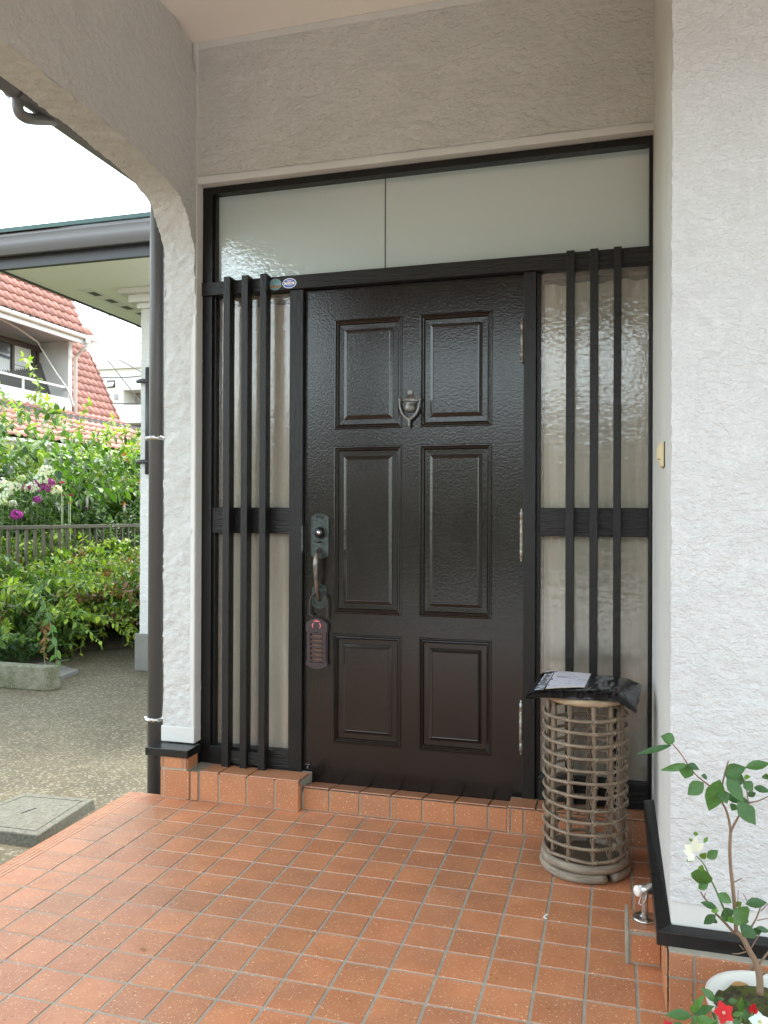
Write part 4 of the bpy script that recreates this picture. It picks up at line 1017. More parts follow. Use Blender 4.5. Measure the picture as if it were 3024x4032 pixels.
g.add([(-7, 2.12, rz), (-1.98, 2.12, rz), (-1.98, 6.6, rz+1.35), (-7, 6.6, rz+1.35), (-7, 2.12, rz+.035), (-1.98, 2.12, rz+.035), (-1.98, 6.6, rz+1.385), (-7, 6.6, rz+1.385)], [(0, 3, 2, 1), (4, 5, 6, 7), (0, 1, 5, 4), (0, 4, 7, 3)])
build('roof', g, 'green_metal', A)
g = MB(OFF); bx = onY(580, 1600, AY-.03); zt, zb = onY(580, 1447, AY-.03).z, onY(580, 1868, AY-.03).z
g.box(bx.x-.010, bx.x+.022, AY-.05, AY+.0, zb, zt)
for zz in (onY(560, 1500, AY-.05).z, onY(560, 1818, AY-.05).z): g.tube([(bx.x+.01, AY-.04, zz), (bx.x-.07, AY-.05, zz), (bx.x-.10, AY-.05, zz-.004)], [.020, .020, .015], 8)
build('pole_bracket', g, 'dark_trim', A, True, label='dark wall bracket for a laundry pole')

# --- kerb block, slab, manhole
kz = onY(185, 2629, 2.187).z
g = MB((-5.3, 2.25, -.15)); g.add([(-6.6, 2.18, -.15), (-4.545, 2.187, -.15), (-4.51, 2.325, -.15), (-6.6, 2.335, -.15), (-6.6, 2.192, kz-.0), (-4.552, 2.197, kz), (-4.525, 2.315, kz), (-6.6, 2.325, kz)],
      [(0, 3, 2, 1), (4, 5, 6, 7), (0, 1, 5, 4), (1, 2, 6, 5), (2, 3, 7, 6), (3, 0, 4, 7)])
tag(build('kerb_block', g, 'block_concrete', None, False, .012), 'weathered mossy concrete kerb block lying in front of the bushes', 'kerb block')
a = onZ(310, 2640, -.12); b = onZ(240, 2665, -.12)
g = MB((a.x, a.y, -.15)); g.add([(a.x, a.y, z) for z in (-.149, -.115)]+[(b.x, b.y, z) for z in (-.149, -.115)]+[(b.x-.6, b.y+.1, z) for z in (-.149, -.115)]+[(a.x-.6, a.y+.3, z) for z in (-.149, -.115)], [(1, 3, 5, 7), (0, 1, 7, 6), (0, 2, 3, 1), (2, 4, 5, 3)])
tag(build('stone_slab', g, 'base_concrete', None), 'thin flat grey slab behind the end of the concrete block', 'slab')
MHL = thing('manhole', 'square concrete drain cover with a slot, set beside the porch edge', 'drain cover', (-2.72, -.26, -.15)); OFF = (-2.72, -.26, -.15)
ma = [onZ(368, 3146, -.10), onZ(93, 3122, -.10), Vector((-2.97, -.50, -.1)), onZ(148, 3290, -.10)]
cen = sum(ma, Vector())/4
def scl(k, z): return [Vector((cen.x+(p.x-cen.x)*k, cen.y+(p.y-cen.y)*k, z)) for p in ma]
g = MB(OFF); a_ = scl(1.03, -.152); b_ = scl(1, -.104); c_ = scl(.985, -.10); d_ = scl(.84, -.10); e_ = scl(.835, -.13)
g.add(a_+b_+c_+d_+e_, [(4*k+i, 4*k+(i+1) % 4, 4*k+4+(i+1) % 4, 4*k+4+i) for k in range(4) for i in range(4)])
build('frame', g, 'lid_concrete', MHL)
g = MB(OFF); l0 = scl(.815, -.14); l1 = scl(.815, -.103); l2 = scl(.80, -.099); g.add(l0+l1+l2, [(4*k+i, 4*k+(i+1) % 4, 4*k+4+(i+1) % 4, 4*k+4+i) for k in range(2) for i in range(4)]+[(8, 9, 10, 11)])
lid = build('lid', g, 'lid_concrete', MHL)
q = onZ(113, 3193, -.1); d = (onZ(141, 3183, -.1)-onZ(85, 3203, -.1)); 
g = MB(OFF); g.tube([q-d*.5+Vector((0, 0, -.0035)), q+d*.5+Vector((0, 0, -.0035))], .0075, 8); build('slot', g, 'dark_void', lid)
q = onZ(66, 3297, -.148); g = MB((q.x, q.y, -.15)); g.leaf((q.x-.02, q.y, -.147), Vector((1, .2, 0)), Vector((0, 0, 1)), .035, .018, (.52, .20, .13), .3, .1, 5); tag(build('dry_leaf', g, 'leaf'), 'reddish fallen leaf on the ground in front of the drain cover', 'leaf')

# --- garden fence of vertical bars
FXX = -6.8
FN = thing('garden_fence', 'brown metal railing with vertical bars behind the bushes', 'fence', (FXX, 4, -.15)); OFF = (FXX, 4, -.15)
g = MB(OFF); g.box(FXX-.03, FXX+.03, 1, 12, 1.145, 1.19); build('top_rail', g, 'fence_brown', FN, False, .004)
g = MB(OFF); g.box(FXX-.02, FXX+.02, 1, 12, -.02, .02); build('bottom_rail', g, 'fence_brown', FN)
base = onX(22, 2200, FXX).y; stp = (onX(300/2.9625, 2200, FXX).y-onX(95/2.9625, 2200, FXX).y)/2*1.03
for k in range(-12, 44): 
    y = onX(32, 2200, FXX).y+stp*k
    if y < 1.2 or y > 10.5: continue
    g = MB(OFF); g.box(FXX-.014, FXX+.014, y-.017, y+.017, .02, 1.145); build('bar', g, 'fence_brown', FN)

# --- leafy plants
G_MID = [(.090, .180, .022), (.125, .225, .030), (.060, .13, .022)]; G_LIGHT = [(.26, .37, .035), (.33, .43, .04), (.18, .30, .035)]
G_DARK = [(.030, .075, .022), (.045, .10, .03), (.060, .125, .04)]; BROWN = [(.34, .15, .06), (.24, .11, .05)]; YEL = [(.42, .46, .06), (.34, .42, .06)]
def arch_bush(name, label, cat, base, R0, H0, nst, L, LW, palette, tip_pal, group=None, spread=1., seed=0, lean=(0, 0), step=.035, brown=.0, up=.7, tipk=.62):
    random.seed(seed)
    T_ = thing(name, label, cat, base, group); f = MB(base); s_ = MB(base)
    for k in range(nst):
        a = rnd(0, 2*pi); rr = R0*.35*random.random()**.5
        p = Vector(base)+Vector((cos(a)*rr, sin(a)*rr, 0)); d = Vector((cos(a)*spread*rnd(.2, 1)+lean[0], sin(a)*spread*rnd(.2, 1)+lean[1], rnd(.9, 1.6))).normalized()
        hh = H0*rnd(.55, 1.12); n = int(hh*1.25/step); pts = [p.copy()]; dead = random.random() < brown
        tw = rnd(-.03, .03)
        for i in range(n):
            t = i/n; d = (d+Vector((cos(a)*.020*spread, sin(a)*.020*spread, -.012-.075*t*t*(1.4-up))) + Vector((rnd(-.04, .04), rnd(-.04, .04), rnd(-.02, .02)))).normalized()
            p = p+d*step; pts.append(p.copy())
            if t < .14 and random.random() < .6: continue
            if dead and random.random() < .35: continue
            sd_ = d.cross(Vector((0, 0, 1))); sd_ = sd_.normalized() if sd_.length > .01 else Vector((1, 0, 0))
            an = i*2.4+tw
            for sg in ((1, -1) if random.random() < .6 else (1,)):
                q = (sd_*cos(an)*sg+d.cross(sd_)*sin(an)*sg); ld = (q*1.0+d*.45+Vector((0, 0, -.35+rnd(-.3, .3)))).normalized()
                pal = BROWN if dead else (tip_pal if t+rnd(-.12, .12) > tipk else palette)
                c_ = random.choice(pal); k_ = rnd(.75, 1.25); ll = L*rnd(.6, 1.15)*(1 if t < .8 else .75)
                f.leaf(p, ld, Vector((rnd(-.5, .5), rnd(-.5, .5), 1)), ll, ll*LW*rnd(.8, 1.15), tuple(x*k_ for x in c_), rnd(.1, .35), rnd(.05, .35), 3)
        s_.tube(pts[::3]+[pts[-1]], .0035, 4, caps=False)
    build('foliage', f, 'leaf', T_, True); build('stems', s_, 'stem_green', T_, True)
    return T_
Z0 = -.13
GB = 'bushes in the bed in front of the railing'
arch_bush('bush', 'leafy green bush arching over the ground beside the annex corner', 'bush', (-6.1, 5.75, Z0), 1.0, 1.72, 125, .10, .48, G_MID, G_LIGHT, GB, 1.0, 1, (.30, -.10), brown=.03)
arch_bush('bush', 'bright yellow-green bush spilling over the railing, right of the middle', 'bush', (-6.4, 5.05, Z0), 1.0, 1.75, 125, .10, .50, G_MID, G_LIGHT+YEL, GB, 1.0, 2, (.22, -.05), brown=.03)
arch_bush('bush', 'green bush streaked with dry orange-brown twigs in the middle of the bed', 'bush', (-6.25, 4.25, Z0), 1.0, 1.55, 120, .095, .48, G_MID, G_LIGHT, GB, 1.05, 3, (.20, -.1), brown=.30)
arch_bush('bush', 'green bush at the left edge, in front of the railing bars', 'bush', (-6.4, 3.55, Z0), .9, 1.4, 100, .095, .5, G_MID, G_LIGHT, GB, 1.0, 4, (.12, -.2), brown=.10)
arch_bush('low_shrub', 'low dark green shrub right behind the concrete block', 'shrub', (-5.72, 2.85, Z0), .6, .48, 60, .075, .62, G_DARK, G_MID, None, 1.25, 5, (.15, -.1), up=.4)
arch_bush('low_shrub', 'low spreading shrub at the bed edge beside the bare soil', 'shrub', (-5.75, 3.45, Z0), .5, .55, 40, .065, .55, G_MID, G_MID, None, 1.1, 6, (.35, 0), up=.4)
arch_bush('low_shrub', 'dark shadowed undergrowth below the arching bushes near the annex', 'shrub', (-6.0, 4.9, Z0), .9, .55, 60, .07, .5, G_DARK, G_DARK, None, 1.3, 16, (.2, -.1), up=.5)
# a long wand with large alternating leaves
pw = [onY(142, 2312, 3.0), onY(172, 2370, 2.95), onY(192, 2430, 2.9), onY(205, 2490, 2.85), onY(218, 2550, 2.8), onY(225, 2600, 2.78)]
WD = thing('wand_plant', 'single drooping stem with large overlapping green leaves above the block', 'plant', tuple(pw[-1]))
g = MB(tuple(pw[-1])); a_, b_ = cat([pw[-1]+Vector((-.1, .3, -.05))]+pw[::-1], [.005]*7, 4); g.tube(a_, b_, 6); build('stems', g, 'stem_green', WD, True)
g = MB(tuple(pw[-1])); 
for i in range(13):
    t = i/12*4.99; k = int(t); p = pw[k].lerp(pw[k+1], t-k); g.leaf(p, Vector((.9*(-1)**i*rnd(.6, 1.2), -.5+rnd(-.4, .4), -.9+rnd(-.3, .3))), Vector((rnd(-.5, .5), -1, .7)), rnd(.075, .11), .052, tuple(x*rnd(.8, 1.25) for x in (.10, .20, .035)), .2, .2, 5)
build('foliage', g, 'leaf', WD, True)
# behind the railing
random.seed(5)
arch_bush('tall_shrub', 'tall shrub with yellow-green shoots rising in front of the pink roof', 'shrub', (-9.2, 8.6, Z0), .9, 3.35, 100, .17, .52, G_MID, G_LIGHT+[(.30, .33, .05)], None, .36, 31, (0, 0), step=.048, up=1.15, tipk=.7)
arch_bush('tall_shrub', 'tall green shrub against the annex, behind the rose bush', 'shrub', (-9.6, 11.2, Z0), .9, 2.95, 100, .15, .52, G_MID, G_LIGHT, None, .40, 32, (0, 0), step=.048, up=1.15, tipk=.7)
arch_bush('tall_shrub', 'dark green glossy shrub entering at the left edge', 'shrub', (-9.0, 5.9, Z0), .9, 3.0, 90, .18, .48, G_DARK, G_MID, None, .42, 33, (0, 0), step=.048, up=1.0)
arch_bush('tall_shrub', 'dark green shrub with spreading shoots in front of the roof gutter', 'shrub', (-10.2, 8.1, Z0), .9, 2.9, 100, .17, .48, G_DARK, G_MID, None, .42, 34, (0, 0), step=.048, up=1.0)
RB = arch_bush('rose_bush', 'dense rose bush with small rounded leaves and pink blooms', 'rose bush', (-8.15, 7.9, Z0), 1.0, 2.35, 210, .066, .78, G_DARK+G_MID, G_DARK+G_MID, None, .62, 35, (0, 0), step=.04, up=1.0)
g = MB((-8.15, 7.9, Z0))
for u, v in ((492, 1788), (488, 1800), (476, 1806), (500, 1812), (505, 1820), (484, 1795)):
    p = onX(u, v, -7.45)
    for k in range(9): an = k*2.4; g.leaf(p, Vector((cos(an), sin(an), .6-k*.05)), Vector((0, 0, 1)), .040, .040, (.78, .13+rnd(0, .1), .17), .5, .1, 3)
build('flowers', g, 'petal', RB, True)

# --- flowering perennials
def phlox(u, v, X, r, col, label, pale=False, stem=True):
    p = onX(u, v, X); base = (p.x+rnd(-.05, .05), p.y+rnd(-.05, .05), Z0)
    T_ = thing('phlox', label, 'flower', base, 'phlox stems behind the railing')
    g = MB(base); n = 8; top = Vector((p.x, p.y, p.z-r*.3)); b0 = Vector(base)
    pts = [b0.lerp(top, k/n)+Vector((.02*sin(k), .02*cos(k*1.3), 0)) for k in range(n)]+[top]; g.tube(pts, .005, 5); build('stem', g, 'stem_green', T_, True)
    g = MB(base)
    for k in range(26):
        t = .30+.68*k/26; q = b0.lerp(top, t); an = (k//2)*1.57+(k % 2)*pi+rnd(-.2, .2)
        g.leaf(q, Vector((cos(an), sin(an), .25)), Vector((0, 0, 1)), rnd(.09, .14), .028, tuple(x*rnd(.8, 1.2) for x in random.choice([(.14, .25, .045), (.10, .20, .035)])), .25, .35, 3)
    build('foliage', g, 'leaf', T_, True)
    g = MB(base)
    for k in range(46 if not pale else 34):
        th = math.acos(1-1.5*random.random()); an = rnd(0, 2*pi); rr = r*rnd(.75, 1.05)
        q = Vector((p.x+rr*sin(th)*cos(an), p.y+rr*sin(th)*sin(an), p.z+rr*cos(th)*.9)); nn = (q-p).normalized(); a1 = nn.orthogonal().normalized(); b1 = nn.cross(a1)
        cc = tuple(min(.9, x*rnd(.85, 1.1)) for x in col); o_ = rnd(0, 1)
        for m_ in range(5):
            aa = o_+m_*1.257; g.leaf(q, a1*cos(aa)+b1*sin(aa)+nn*.15, nn, .021, .021, cc, .0, .1, 2)
    build('flower_head', g, 'petal', T_, True)
WHT = (.86, .86, .82); MAG = (.50, .035, .42)
ph = [(182, 1858, .105, WHT, 'largest white phlox head, topmost of the white ones'), (160, 1888, .10, WHT, 'white phlox head just below the topmost one, with magenta behind'), (124, 1925, .10, WHT, 'white phlox head between the left group and the magenta flowers'),
      (58, 1918, .085, WHT, 'white phlox head second from the left edge'), (33, 1938, .07, WHT, 'smaller white phlox head low at the second from left'), (8, 1908, .10, WHT, 'white phlox head cut by the left edge'),
      (220, 1930, .085, WHT, 'white phlox head at the right end of the row'), (85, 1885, .055, (.62, .70, .36), 'greenish half open phlox head above the left group'), (15, 1955, .05, WHT, 'small white phlox head under the one at the left edge'),
      (50, 1985, .055, WHT, 'loose small white phlox head lowest of the group'), (12, 1978, .05, (.70, .74, .50), 'pale budding phlox head at the far left, low'),
      (196, 1902, .075, MAG, 'magenta phlox head right of the topmost white one'), (178, 1928, .085, MAG, 'magenta phlox head in the centre below the white ones'), (148, 1905, .06, MAG, 'magenta phlox head tucked behind two white heads'),
      (105, 1918, .05, (.62, .10, .42), 'pinkish magenta phlox head left of a white head'), (145, 1968, .055, (.42, .06, .36), 'fading magenta phlox head below the group'), (64, 2030, .085, MAG, 'magenta and white phlox head just above the railing')]
for i, (u, v, r, c_, lb_) in enumerate(ph): phlox(u, v, -7.15-.06*(i % 5), r, c_, lb_)
for i, (u, v) in enumerate(((268, 1988), (310, 1985), (338, 2003), (312, 1998))):
    p = onX(u, v, -7.2); base = (p.x, p.y, Z0); T_ = thing('salvia', ('purple flower spike left of the small orange bloom', 'taller purple flower spike right of the small orange bloom', 'small violet flower beside the tall orange spike', 'short purple spike below the taller one')[i], 'flower', base, 'purple spikes behind the railing')
    g = MB(base); g.tube([base, (p.x, p.y, p.z)], .004, 5); build('stem', g, 'stem_green', T_)
    g = MB(base)
    for k in range(60):
        an = k*2.4; z = p.z+.11*(k/60-.5)*(1 if i < 2 else .5); g.leaf((p.x, p.y, z), Vector((cos(an), sin(an), .3)), Vector((0, 0, 1)), .026, .018, (.26, .08, .42), .2, .1, 2)
    build('flower_spike', g, 'petal', T_, True)
for i, (u, v0_, v1_) in enumerate(((343, 1932, 2000), (489, 1975, 2030), (551, 1885, 1960))):
    a = onX(u, v0_, -7.25); b = onX(u, v1_, -7.25); base = (a.x, a.y, Z0)
    T_ = thing('torch_lily', ('withered orange torch lily spike, leftmost of the three', 'short orange torch lily spike before the green undergrowth', 'slim orange torch lily spike against the white wall corner')[i], 'flower', base, 'orange torch lily spikes')
    g = MB(base); g.tube([base, (a.x, a.y, b.z)], .006, 6); build('stem', g, 'stem_green', T_)
    g = MB(base); g.tube([(a.x, a.y, b.z), (a.x, a.y, a.z-.04)], .017, 8)
    for k in range(120):
        an = k*2.4; z = b.z+(a.z-b.z)*k/120; g.leaf((a.x, a.y, z), Vector((cos(an), sin(an), -1.2)), Vector((cos(an), sin(an), 0)), .035 if k < 95 else .05, .012, (.38, .13, .03) if k < 95 else (.62, .20, .03), .2, .0, 2)
    build('flower_spike', g, 'petal', T_, True)
for i, (u, v, c_, r) in enumerate(((245, 1903, (.40, .012, .06), .035), (280, 1952, (.28, .012, .05), .03), (250, 1952, (.28, .02, .06), .02), (274, 1979, (.80, .32, .02), .018))):
    p = onX(u, v, -7.15); base = (p.x, p.y, Z0); T_ = thing('dahlia', ('dark red round bloom with orange centre, highest of the red ones', 'dark red fading bloom below the highest one', 'small dull red bloom left of the fading one', 'tiny orange bloom between the purple spikes')[i], 'flower', base)
    g = MB(base); g.tube([base, (p.x-.01, p.y, p.z)], .0035, 5)
    for k in range(10): g.leaf((p.x-.01, p.y, Z0+(p.z-Z0)*(.3+.06*k)), Vector((cos(k*2.4), sin(k*2.4), .2)), Vector((0, 0, 1)), .07, .03, (.08, .17, .04), .2, .3, 3)
    build('stem', g, 'leaf', T_)
    g = MB(base)
    for k in range(22): an = k*2.4; g.leaf(p, Vector((cos(an)+.5, sin(an)-.6, .5-k*.02)), Vector((.5, -.6, .5)), r*1.3, r*.7, c_, .1, .1, 2)
    build('flower_head', g, 'petal', T_, True)
# leafy filler rows of perennials behind the railing
arch_bush('perennials', 'pale green tangle of perennial stems right behind the railing', 'plant', (-7.35, 5.2, Z0), 1.0, .82, 70, .085, .28, [(.14, .25, .05), (.10, .19, .04)], G_LIGHT, None, .7, 41, (0, -.12), up=1.1)
arch_bush('perennials', 'thin leafy perennials at the far end of the railing', 'plant', (-7.45, 6.7, Z0), 1.0, .88, 70, .075, .30, G_MID, G_LIGHT, None, .6, 42, (0, .05), up=1.1)
arch_bush('perennials', 'grassy perennials under the white phlox at the left edge', 'plant', (-7.5, 4.3, Z0), .9, .82, 60, .10, .22, [(.14, .25, .05), (.10, .19, .04)], G_LIGHT, None, .6, 43, (0, 0), up=1.1)
arch_bush('perennials', 'bushy green perennials beneath the rose bush', 'plant', (-7.7, 8.2, Z0), .9, .85, 60, .07, .4, G_MID, G_MID, None, .6, 44, (0, 0), up=1.1)
# brown slatted fence farther back
SF = thing('slat_fence', 'brown horizontal slat fence behind the flowers', 'fence', (-11, 10, -.15)); OFF = (-11, 10, -.15)
g = MB(OFF); zt = onX(150, 1883, -11).z
for k in range(16): g.box(-11.02, -11, 5, 16, zt-.13*(k+1)+.02, zt-.13*k)
build('slats', g, 'fence_slat', SF, False, .004)
for k in range(7): g = MB(OFF); g.box(-11.07, -11.02, 5.4+k*1.7, 5.46+k*1.7, -.15, zt+.01); build('post', g, 'fence_brown', SF)

# --- pink-roofed house
random.seed(9)
PH = thing('pink_roof_house', 'two-storey pale house with pink curved roof tiles and a balcony', 'house', (-17, 15, -.15)); OFF = (-17, 15, -.15)
def rooftiles(g, p0, up, y0, yend, n, row=.285, wd=.30, nrm=None, hump=.05):
    """p0 = (x,z) of the eave, up=(dx,dz) unit up the slope; rows of S tiles along y from y0 to yend(t)"""
    nx, nz = up[1], -up[0]
    for j in range(n):
        t0 = j*row; t1 = t0+row; ye = yend(t0+row/2); k = 0; y = y0
        M = 7
        while y < ye-.05:
            w2 = min(wd, ye-y+.02); g.cur = rt(.12); vs = []
            for m_ in range(M+1):
                a = m_/M; h = hump*max(0, sin(a*pi*1.0))**1.2 if a < 1 else 0
                h = hump*(.5+.5*sin(2*pi*a-pi/2))**.8
                for tt, lift in ((t0-.03, .045), (t1, .0)):
                    vs.append((p0[0]+up[0]*tt+nx*(h+lift), y+w2*a, p0[1]+up[1]*tt+nz*(h+lift)))
                vs.append((p0[0]+up[0]*(t0-.03)+nx*(h+lift-.035 if False else h+.012), y+w2*a, p0[1]+up[1]*(t0-.03)+nz*(h+.012)))
            fs = []
            for m_ in range(M): b = 3*m_; fs += [(b, b+3, b+4, b+1), (b+2, b+5, b+3, b)]
            g.add(vs, fs); y += wd
        
sl = (-.454, .891)
# upper roof
P0 = (-15.25, 6.72); nn = Vector((sl[1], 0, -sl[0]))
a1 = onP(262, 1125, (P0[0], 0, P0[1]), nn); a2 = onP(315, 1273, (P0[0], 0, P0[1]), nn); a3 = onP(392, 1336, (P0[0], 0, P0[1]), nn)
def tof(p): return (p.z-P0[1])/sl[1]
def yendU(t):
    t1_, t2_ = tof(a2), tof(a1)
    if t < t1_: k = max(0, t)/max(t1_, .01); return a3.y*(1-k)+a2.y*k
    return a2.y+(a1.y-a2.y)*(t-t1_)/(t2_-t1_)
g = MB(OFF); rooftiles(g, P0, sl, 9, yendU, 6); build('upper_roof', g, 'pink_tile', PH, True)
g = MB(OFF); g.add([(P0[0]-.06, 9, P0[1]-.02), (P0[0]-.06, yendU(0), P0[1]-.02), (P0[0]-.06+sl[0]*1.7, yendU(1.7), P0[1]+sl[1]*1.7), (P0[0]-.06+sl[0]*1.7, 9, P0[1]+sl[1]*1.7)], [(0, 1, 2, 3)])
g.box(-16.3, -15.32, 9, 17.9, 6.60, 6.66); g.box(-15.38, -15.30, 9, 18, 6.42, 6.66)
build('eave', g, 'pale_wall', PH)
g = MB(OFF); zg = 6.62; halfgut(9, 17.75, -15.22, zg, .07); g.tube([(-15.2, 17.35, zg-.05), (-15.2, 17.35, zg-.22), (-15.5, 17.5, zg-.34), (-15.93, 17.76, zg-.50), (-15.93, 17.78, 4.38)], .055, 10); g.lathe([(.08, -.12), (.08, .1), (.0001, .1)], 12, (-15.2, 17.35, zg-.06))
g.tube([(-15.21, 17.4, zg), (-15.15, 18.3, zg-.08)], .045, 8)
build('gutter', g, 'white_trim', PH, True)
# mansard slope right of the balcony
P1 = (-15.95, 4.3); nn1 = nn
L1 = [onP(u, v, (P1[0], 0, P1[1]), nn1) for u, v in ((482, 1672), (451, 1622), (395, 1487), (340, 1374), (290, 1260))]
def yendL(t):
    z = P1[1]+sl[1]*t
    for a, b in zip(L1[:-1], L1[1:]):
        if z <= b.z: k = max(0, (z-a.z)/(b.z-a.z)); return a.y*(1-k)+b.y*k
    return L1[-1].y
g = MB(OFF); rooftiles(g, P1, sl, 17.72, yendL, 11); build('mansard', g, 'pink_tile', PH, True)
g = MB(OFF); g.add([(P1[0]-.05, 9, P1[1]-.2), (P1[0]-.05, yendL(0), P1[1]-.2), (P1[0]-.05+sl[0]*3, yendL(3), P1[1]+sl[1]*3), (P1[0]-.05+sl[0]*3, 17.72, P1[1]+sl[1]*3), (P1[0]-2.4, 9, P1[1]+3)], [(0, 1, 2, 3, 4)])
build('roof_deck', g, 'dark_wall', PH)
# lower roof
sl2 = (-.80, .60); P2 = (-14.5, 3.30); nn2 = Vector((sl2[1], 0, -sl2[0]))
e1 = onP(562, 1712, (P2[0], 0, P2[1]), nn2); e2 = onP(448, 1640, (P2[0], 0, P2[1]), nn2)
def yend2(t):
    z = P2[1]+sl2[1]*t; k = (z-e1.z)/(e2.z-e1.z); return min(e1.y+(e2.y-e1.y)*k, 40)
g = MB(OFF); rooftiles(g, P2, sl2, 9, yend2, 7, .29, .30); build('lower_roof', g, 'pink_tile', PH, True)
g = MB(OFF); g.box(-14.62, -14.56, 9, 24, 3.08, 3.26); halfgut(9, 24, -14.47, 3.20, .07); g.box(-15.6, -14.6, 9, 24, 3.05, 3.08)
zz = onX(130, 1795, -14.7).z
g.tube([(-14.5, 14.2, 3.12), (-14.6, 14.2, 2.8), (-15.0, 13.9, 2.62), (-15.3, 13.2, 2.55)], .07, 10)
build('lower_gutter', g, 'white_trim', PH, True)
g = MB(OFF); g.box(-15.8, -15.6, 8, 24, -.15, 4.3); g.box(-25, -18.8, 8, 18, 4, 7.6); build('wall', g, 'dark_wall', PH)
# balcony box
g = MB(OFF); g.box(-16.12, -16.0, 9, 17.52, 4.36, 4.84); g.box(-17.0, -16.0, 17.52, 17.70, 4.36, 6.60); g.box(-17.0, -16.12, 9, 17.5, 4.30, 4.42)
bal = build('balcony', g, 'pale_wall', PH)
g = MB(OFF); g.box(-17.12, -17.0, 9, 17.52, 4.4, 6.6); g.box(-17.0, -15.4, 9, 17.52, 6.58, 6.62); build('balcony_back', g, 'grey_wall', bal)
g = MB(OFF); g.box(-16.09, -16.03, 9, 17.4, 5.14, 5.20)
for y in (11.0, 13.2, 15.6): g.box(-16.08, -16.04, y, y+.06, 4.84, 5.14)
build('balcony_rail', g, 'white_trim', bal)
wy0, wy1 = 13.2, 17.38
g = MB(OFF)
for y in (wy0, 14.7, 16.22, 17.05, wy1-.10): g.box(-16.99, -16.93, y, y+.10, 4.45, 6.30)
g.box(-16.99, -16.91, wy0, wy1+.1, 6.28, 6.44); wf_ = build('window', g, 'brown_frame', PH)
g = MB(OFF); g.box(-16.985, -16.97, wy0, wy1, 4.45, 6.28); build('pane', g, 'window_glass', wf_)
g = MB(OFF); g.grid(60, 6, lambda u, v: (-16.955+.015*sin(u*60), 15.2+u*.95, 4.95+v*.85)); g.grid(60, 6, lambda u, v: (-16.955+.015*sin(u*50), 16.35+u*.68, 4.95+v*.75)); g.grid(4, 4, lambda u, v: (-16.965, 16.34+u*.70, 5.72+v*.56)); build('lace_curtain', g, 'lace', wf_, True)
g = MB(OFF); a_, b_ = cat([(-15.5, 13.5, 6.52), (-15.9, 15.2, 6.47), (-16.3, 16.4, 6.40), (-16.6, 16.9, 6.45), (-16.5, 17.0, 6.2), (-16.2, 17.2, 5.6), (-16.0, 17.5, 5.1), (-15.95, 17.75, 4.6)], [.025]*8, 5); g.tube(a_, b_, 6); build('cable', g, 'white_trim', PH, True)

# --- apartment block and pylon far behind
AP = thing('apartment_building', 'cream apartment building with flat roof far behind the pink house', 'building', (-38, 64, -.15)); OFF = (-38, 64, -.15)
g = MB(OFF); Y = 60
wx0, wx1 = -45.3, -20
rz0, rz1 = onY(520, 1595, Y).z, onY(520, 1535, Y).z; rx = onY(486, 1560, Y).x
sz1 = onY(520, 1665, Y).z; sz0 = onY(520, 1720, Y).z; sx_ = onY(492, 1690, Y).x
g.box(wx0, rx, Y, Y+8, -.15, 14.4); g.box(rx, wx1, Y, Y+8, rz1, 14.4); g.box(rx, wx1, Y, Y+8, sz1, rz0); g.box(rx, wx1, Y, Y+8, -.15, sz0); g.box(rx, wx1, Y+2, Y+8, sz0, rz1)
g.box(wx0-.1, wx1, Y-.25, Y+8, 14.4, 15.15)
build('wall', g, 'cream_wall', AP)
g = MB(OFF); g.box(rx, wx1, Y+1.9, Y+1.99, sz0, rz1); build('balcony_recess', g, 'recess_wall', AP)
a = onY(422, 1528, Y); b = onY(453, 1497, Y)
g = MB(OFF); g.box(a.x, b.x, Y-.02, Y+.1, a.z, b.z); wn = build('window', g, 'brown_frame', AP)
g = MB(OFF); g.box(a.x+.06, b.x-.06, Y-.05, Y-.021, a.z+.08, b.z-.05); build('pane', g, 'window_glass', wn)
g = MB(OFF); g.add([(a.x+.1, Y-.3, a.z+.1), (b.x-.05, Y-.3, a.z+.1), (b.x-.05, Y-.06, b.z-.2), (a.x+.1, Y-.06, b.z-.2)], [(0, 1, 2, 3)]); build('sash', g, 'white_trim', wn)
a = onY(453, 1572, Y); b = onY(464, 1553, Y); g = MB(OFF); g.box(a.x, b.x, Y-.2, Y-.001, a.z, b.z); build('vent_box', g, 'grey_wall', AP)
PYL = thing('lattice_mast', 'white lattice mast on the apartment roof', 'mast', (-40.5, 62, 15.1)); OFF = (-40.5, 62, 15.1)
g = MB(OFF); x0_ = onY(536, 1300, 62).x; zt = onY(536, 1285, 62).z; W3 = 2.2
for x in (x0_, x0_+W3):
    for y in (62, 62+W3): g.box(x-.06, x+.06, y-.06, y+.06, 15.1, zt)
nb = 4; hb = (zt-15.1)/nb
for k in range(nb):
    z = 15.1+k*hb
    for y in (62, 62+W3):
        g.tube([(x0_, y, z), (x0_+W3, y, z+hb)], .035, 4); g.tube([(x0_, y, z+hb), (x0_+W3, y, z)], .035, 4); g.box(x0_, x0_+W3, y-.03, y+.03, z+hb-.05, z+hb)
    g.tube([(x0_, 62, z), (x0_, 62+W3, z+hb)], .03, 4)
build('lattice', g, 'grey_wall', PYL)
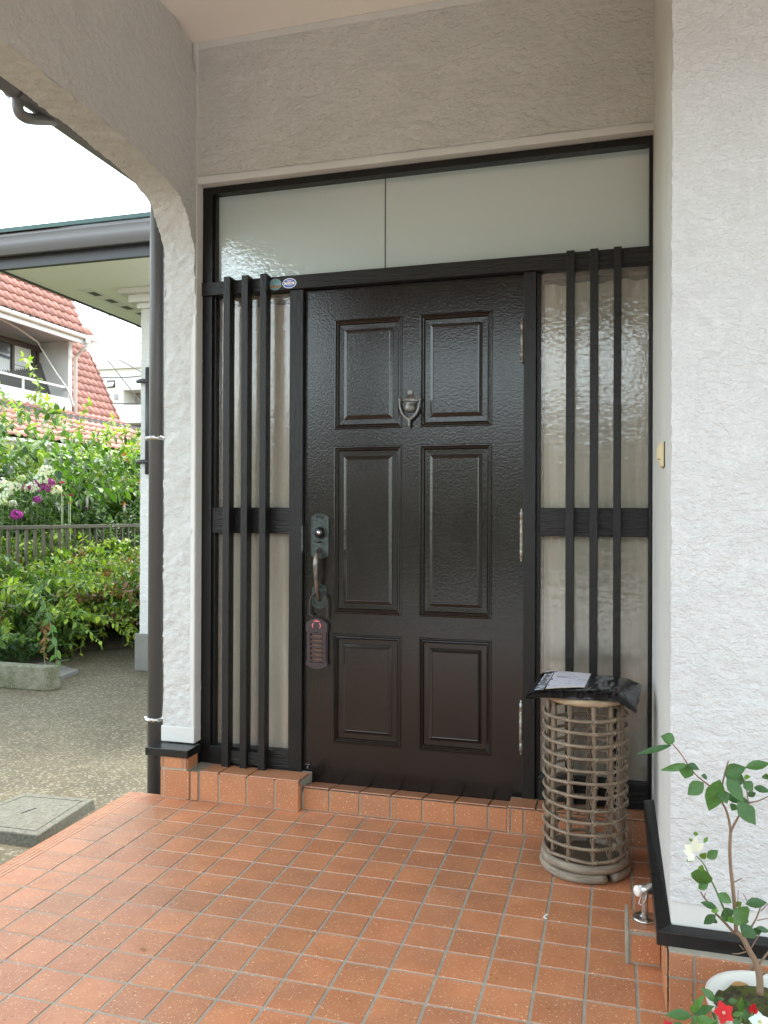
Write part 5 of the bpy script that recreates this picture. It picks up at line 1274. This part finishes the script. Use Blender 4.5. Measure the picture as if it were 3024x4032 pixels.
# overhead wires
wl3 = [((270, 1186), (330, 1186), 40), ((270, 1219), (470, 1216), 40), ((270, 1245), (560, 1241), 40)]
wn_ = ['topmost of the three level wires in the sky gap', 'middle of the three level wires in the sky gap', 'lowest of the three level wires in the sky gap']
for (a, b, Y), lb_ in zip(wl3, wn_):
    p, q = onY(*a, Y), onY(*b, Y); d = q-p; g = MB(tuple(p)); g.tube([p-d*3, p, q, q+d*3], .034, 5); tag(build('overhead_wire', g, 'wire'), lb_, 'wire', 'overhead wires')
for (a, b, Y, sag), lb_ in zip((((390, 1372), (562, 1468), 22, 0), ((395, 1380), (520, 1540), 24, 0), ((400, 1486), (562, 1470), 38, .15), ((440, 1588), (562, 1578), 38, .1)), ('wire slanting from the pink house eave towards the annex', 'thin steeper wire falling from the pink house eave', 'wire sagging across the apartment wall above its window', 'wire crossing the apartment balcony opening')):
    p, q = onY(*a, Y), onY(*b, Y); q = p+(q-p)*1.6; g = MB(tuple(p)); g.tube([p.lerp(q, k/10)+Vector((0, 0, -sag*4*k/10*(1-k/10))) for k in range(11)], .017 if Y < 30 else .032, 5); tag(build('overhead_wire', g, 'wire'), lb_, 'wire', 'overhead wires')

# --- the street side behind the viewer (seen only as reflections)
random.seed(4)
HG = thing('hedge', 'clipped hedge across the street, mirrored in the door', 'hedge', (0, -13, -.15)); f = MB((0, -13, -.15))
for k in range(9000):
    x = rnd(-9, 7); z = rnd(-.1, 1.95)+.12*noise.noise(Vector((x, 0, 0))); y = -13+rnd(-.5, .5); c_ = random.choice(G_DARK+G_MID); f.leaf((x, y, z), Vector((rnd(-1, 1), rnd(-1, 1), rnd(-.3, 1))), Vector((rnd(-1, 1), rnd(0, 1), 1)), .16, .09, c_, .2, .1, 2)
build('foliage', f, 'leaf', HG, True)
g = MB((0, -13, -.15)); g.box(-9, 7, -13.25, -12.9, -.15, 1.75); build('branches', g, 'dark_wall', HG)
OH = thing('opposite_house', 'beige bungalow across the street', 'house', (0, -20, -.15)); g = MB((0, -20, -.15)); g.box(-12, 9, -24, -17, -.15, 3.4); build('wall', g, 'house_beige', OH)
g = MB((0, -20, -.15)); g.add([(-12.5, -24.5, 3.4), (9.5, -24.5, 3.4), (9.5, -16.5, 3.4), (-12.5, -16.5, 3.4), (-12.5, -20.5, 4.6), (9.5, -20.5, 4.6)], [(0, 1, 5, 4), (2, 3, 4, 5), (0, 4, 3), (1, 2, 5)]); build('roof', g, 'roof_grey', OH)
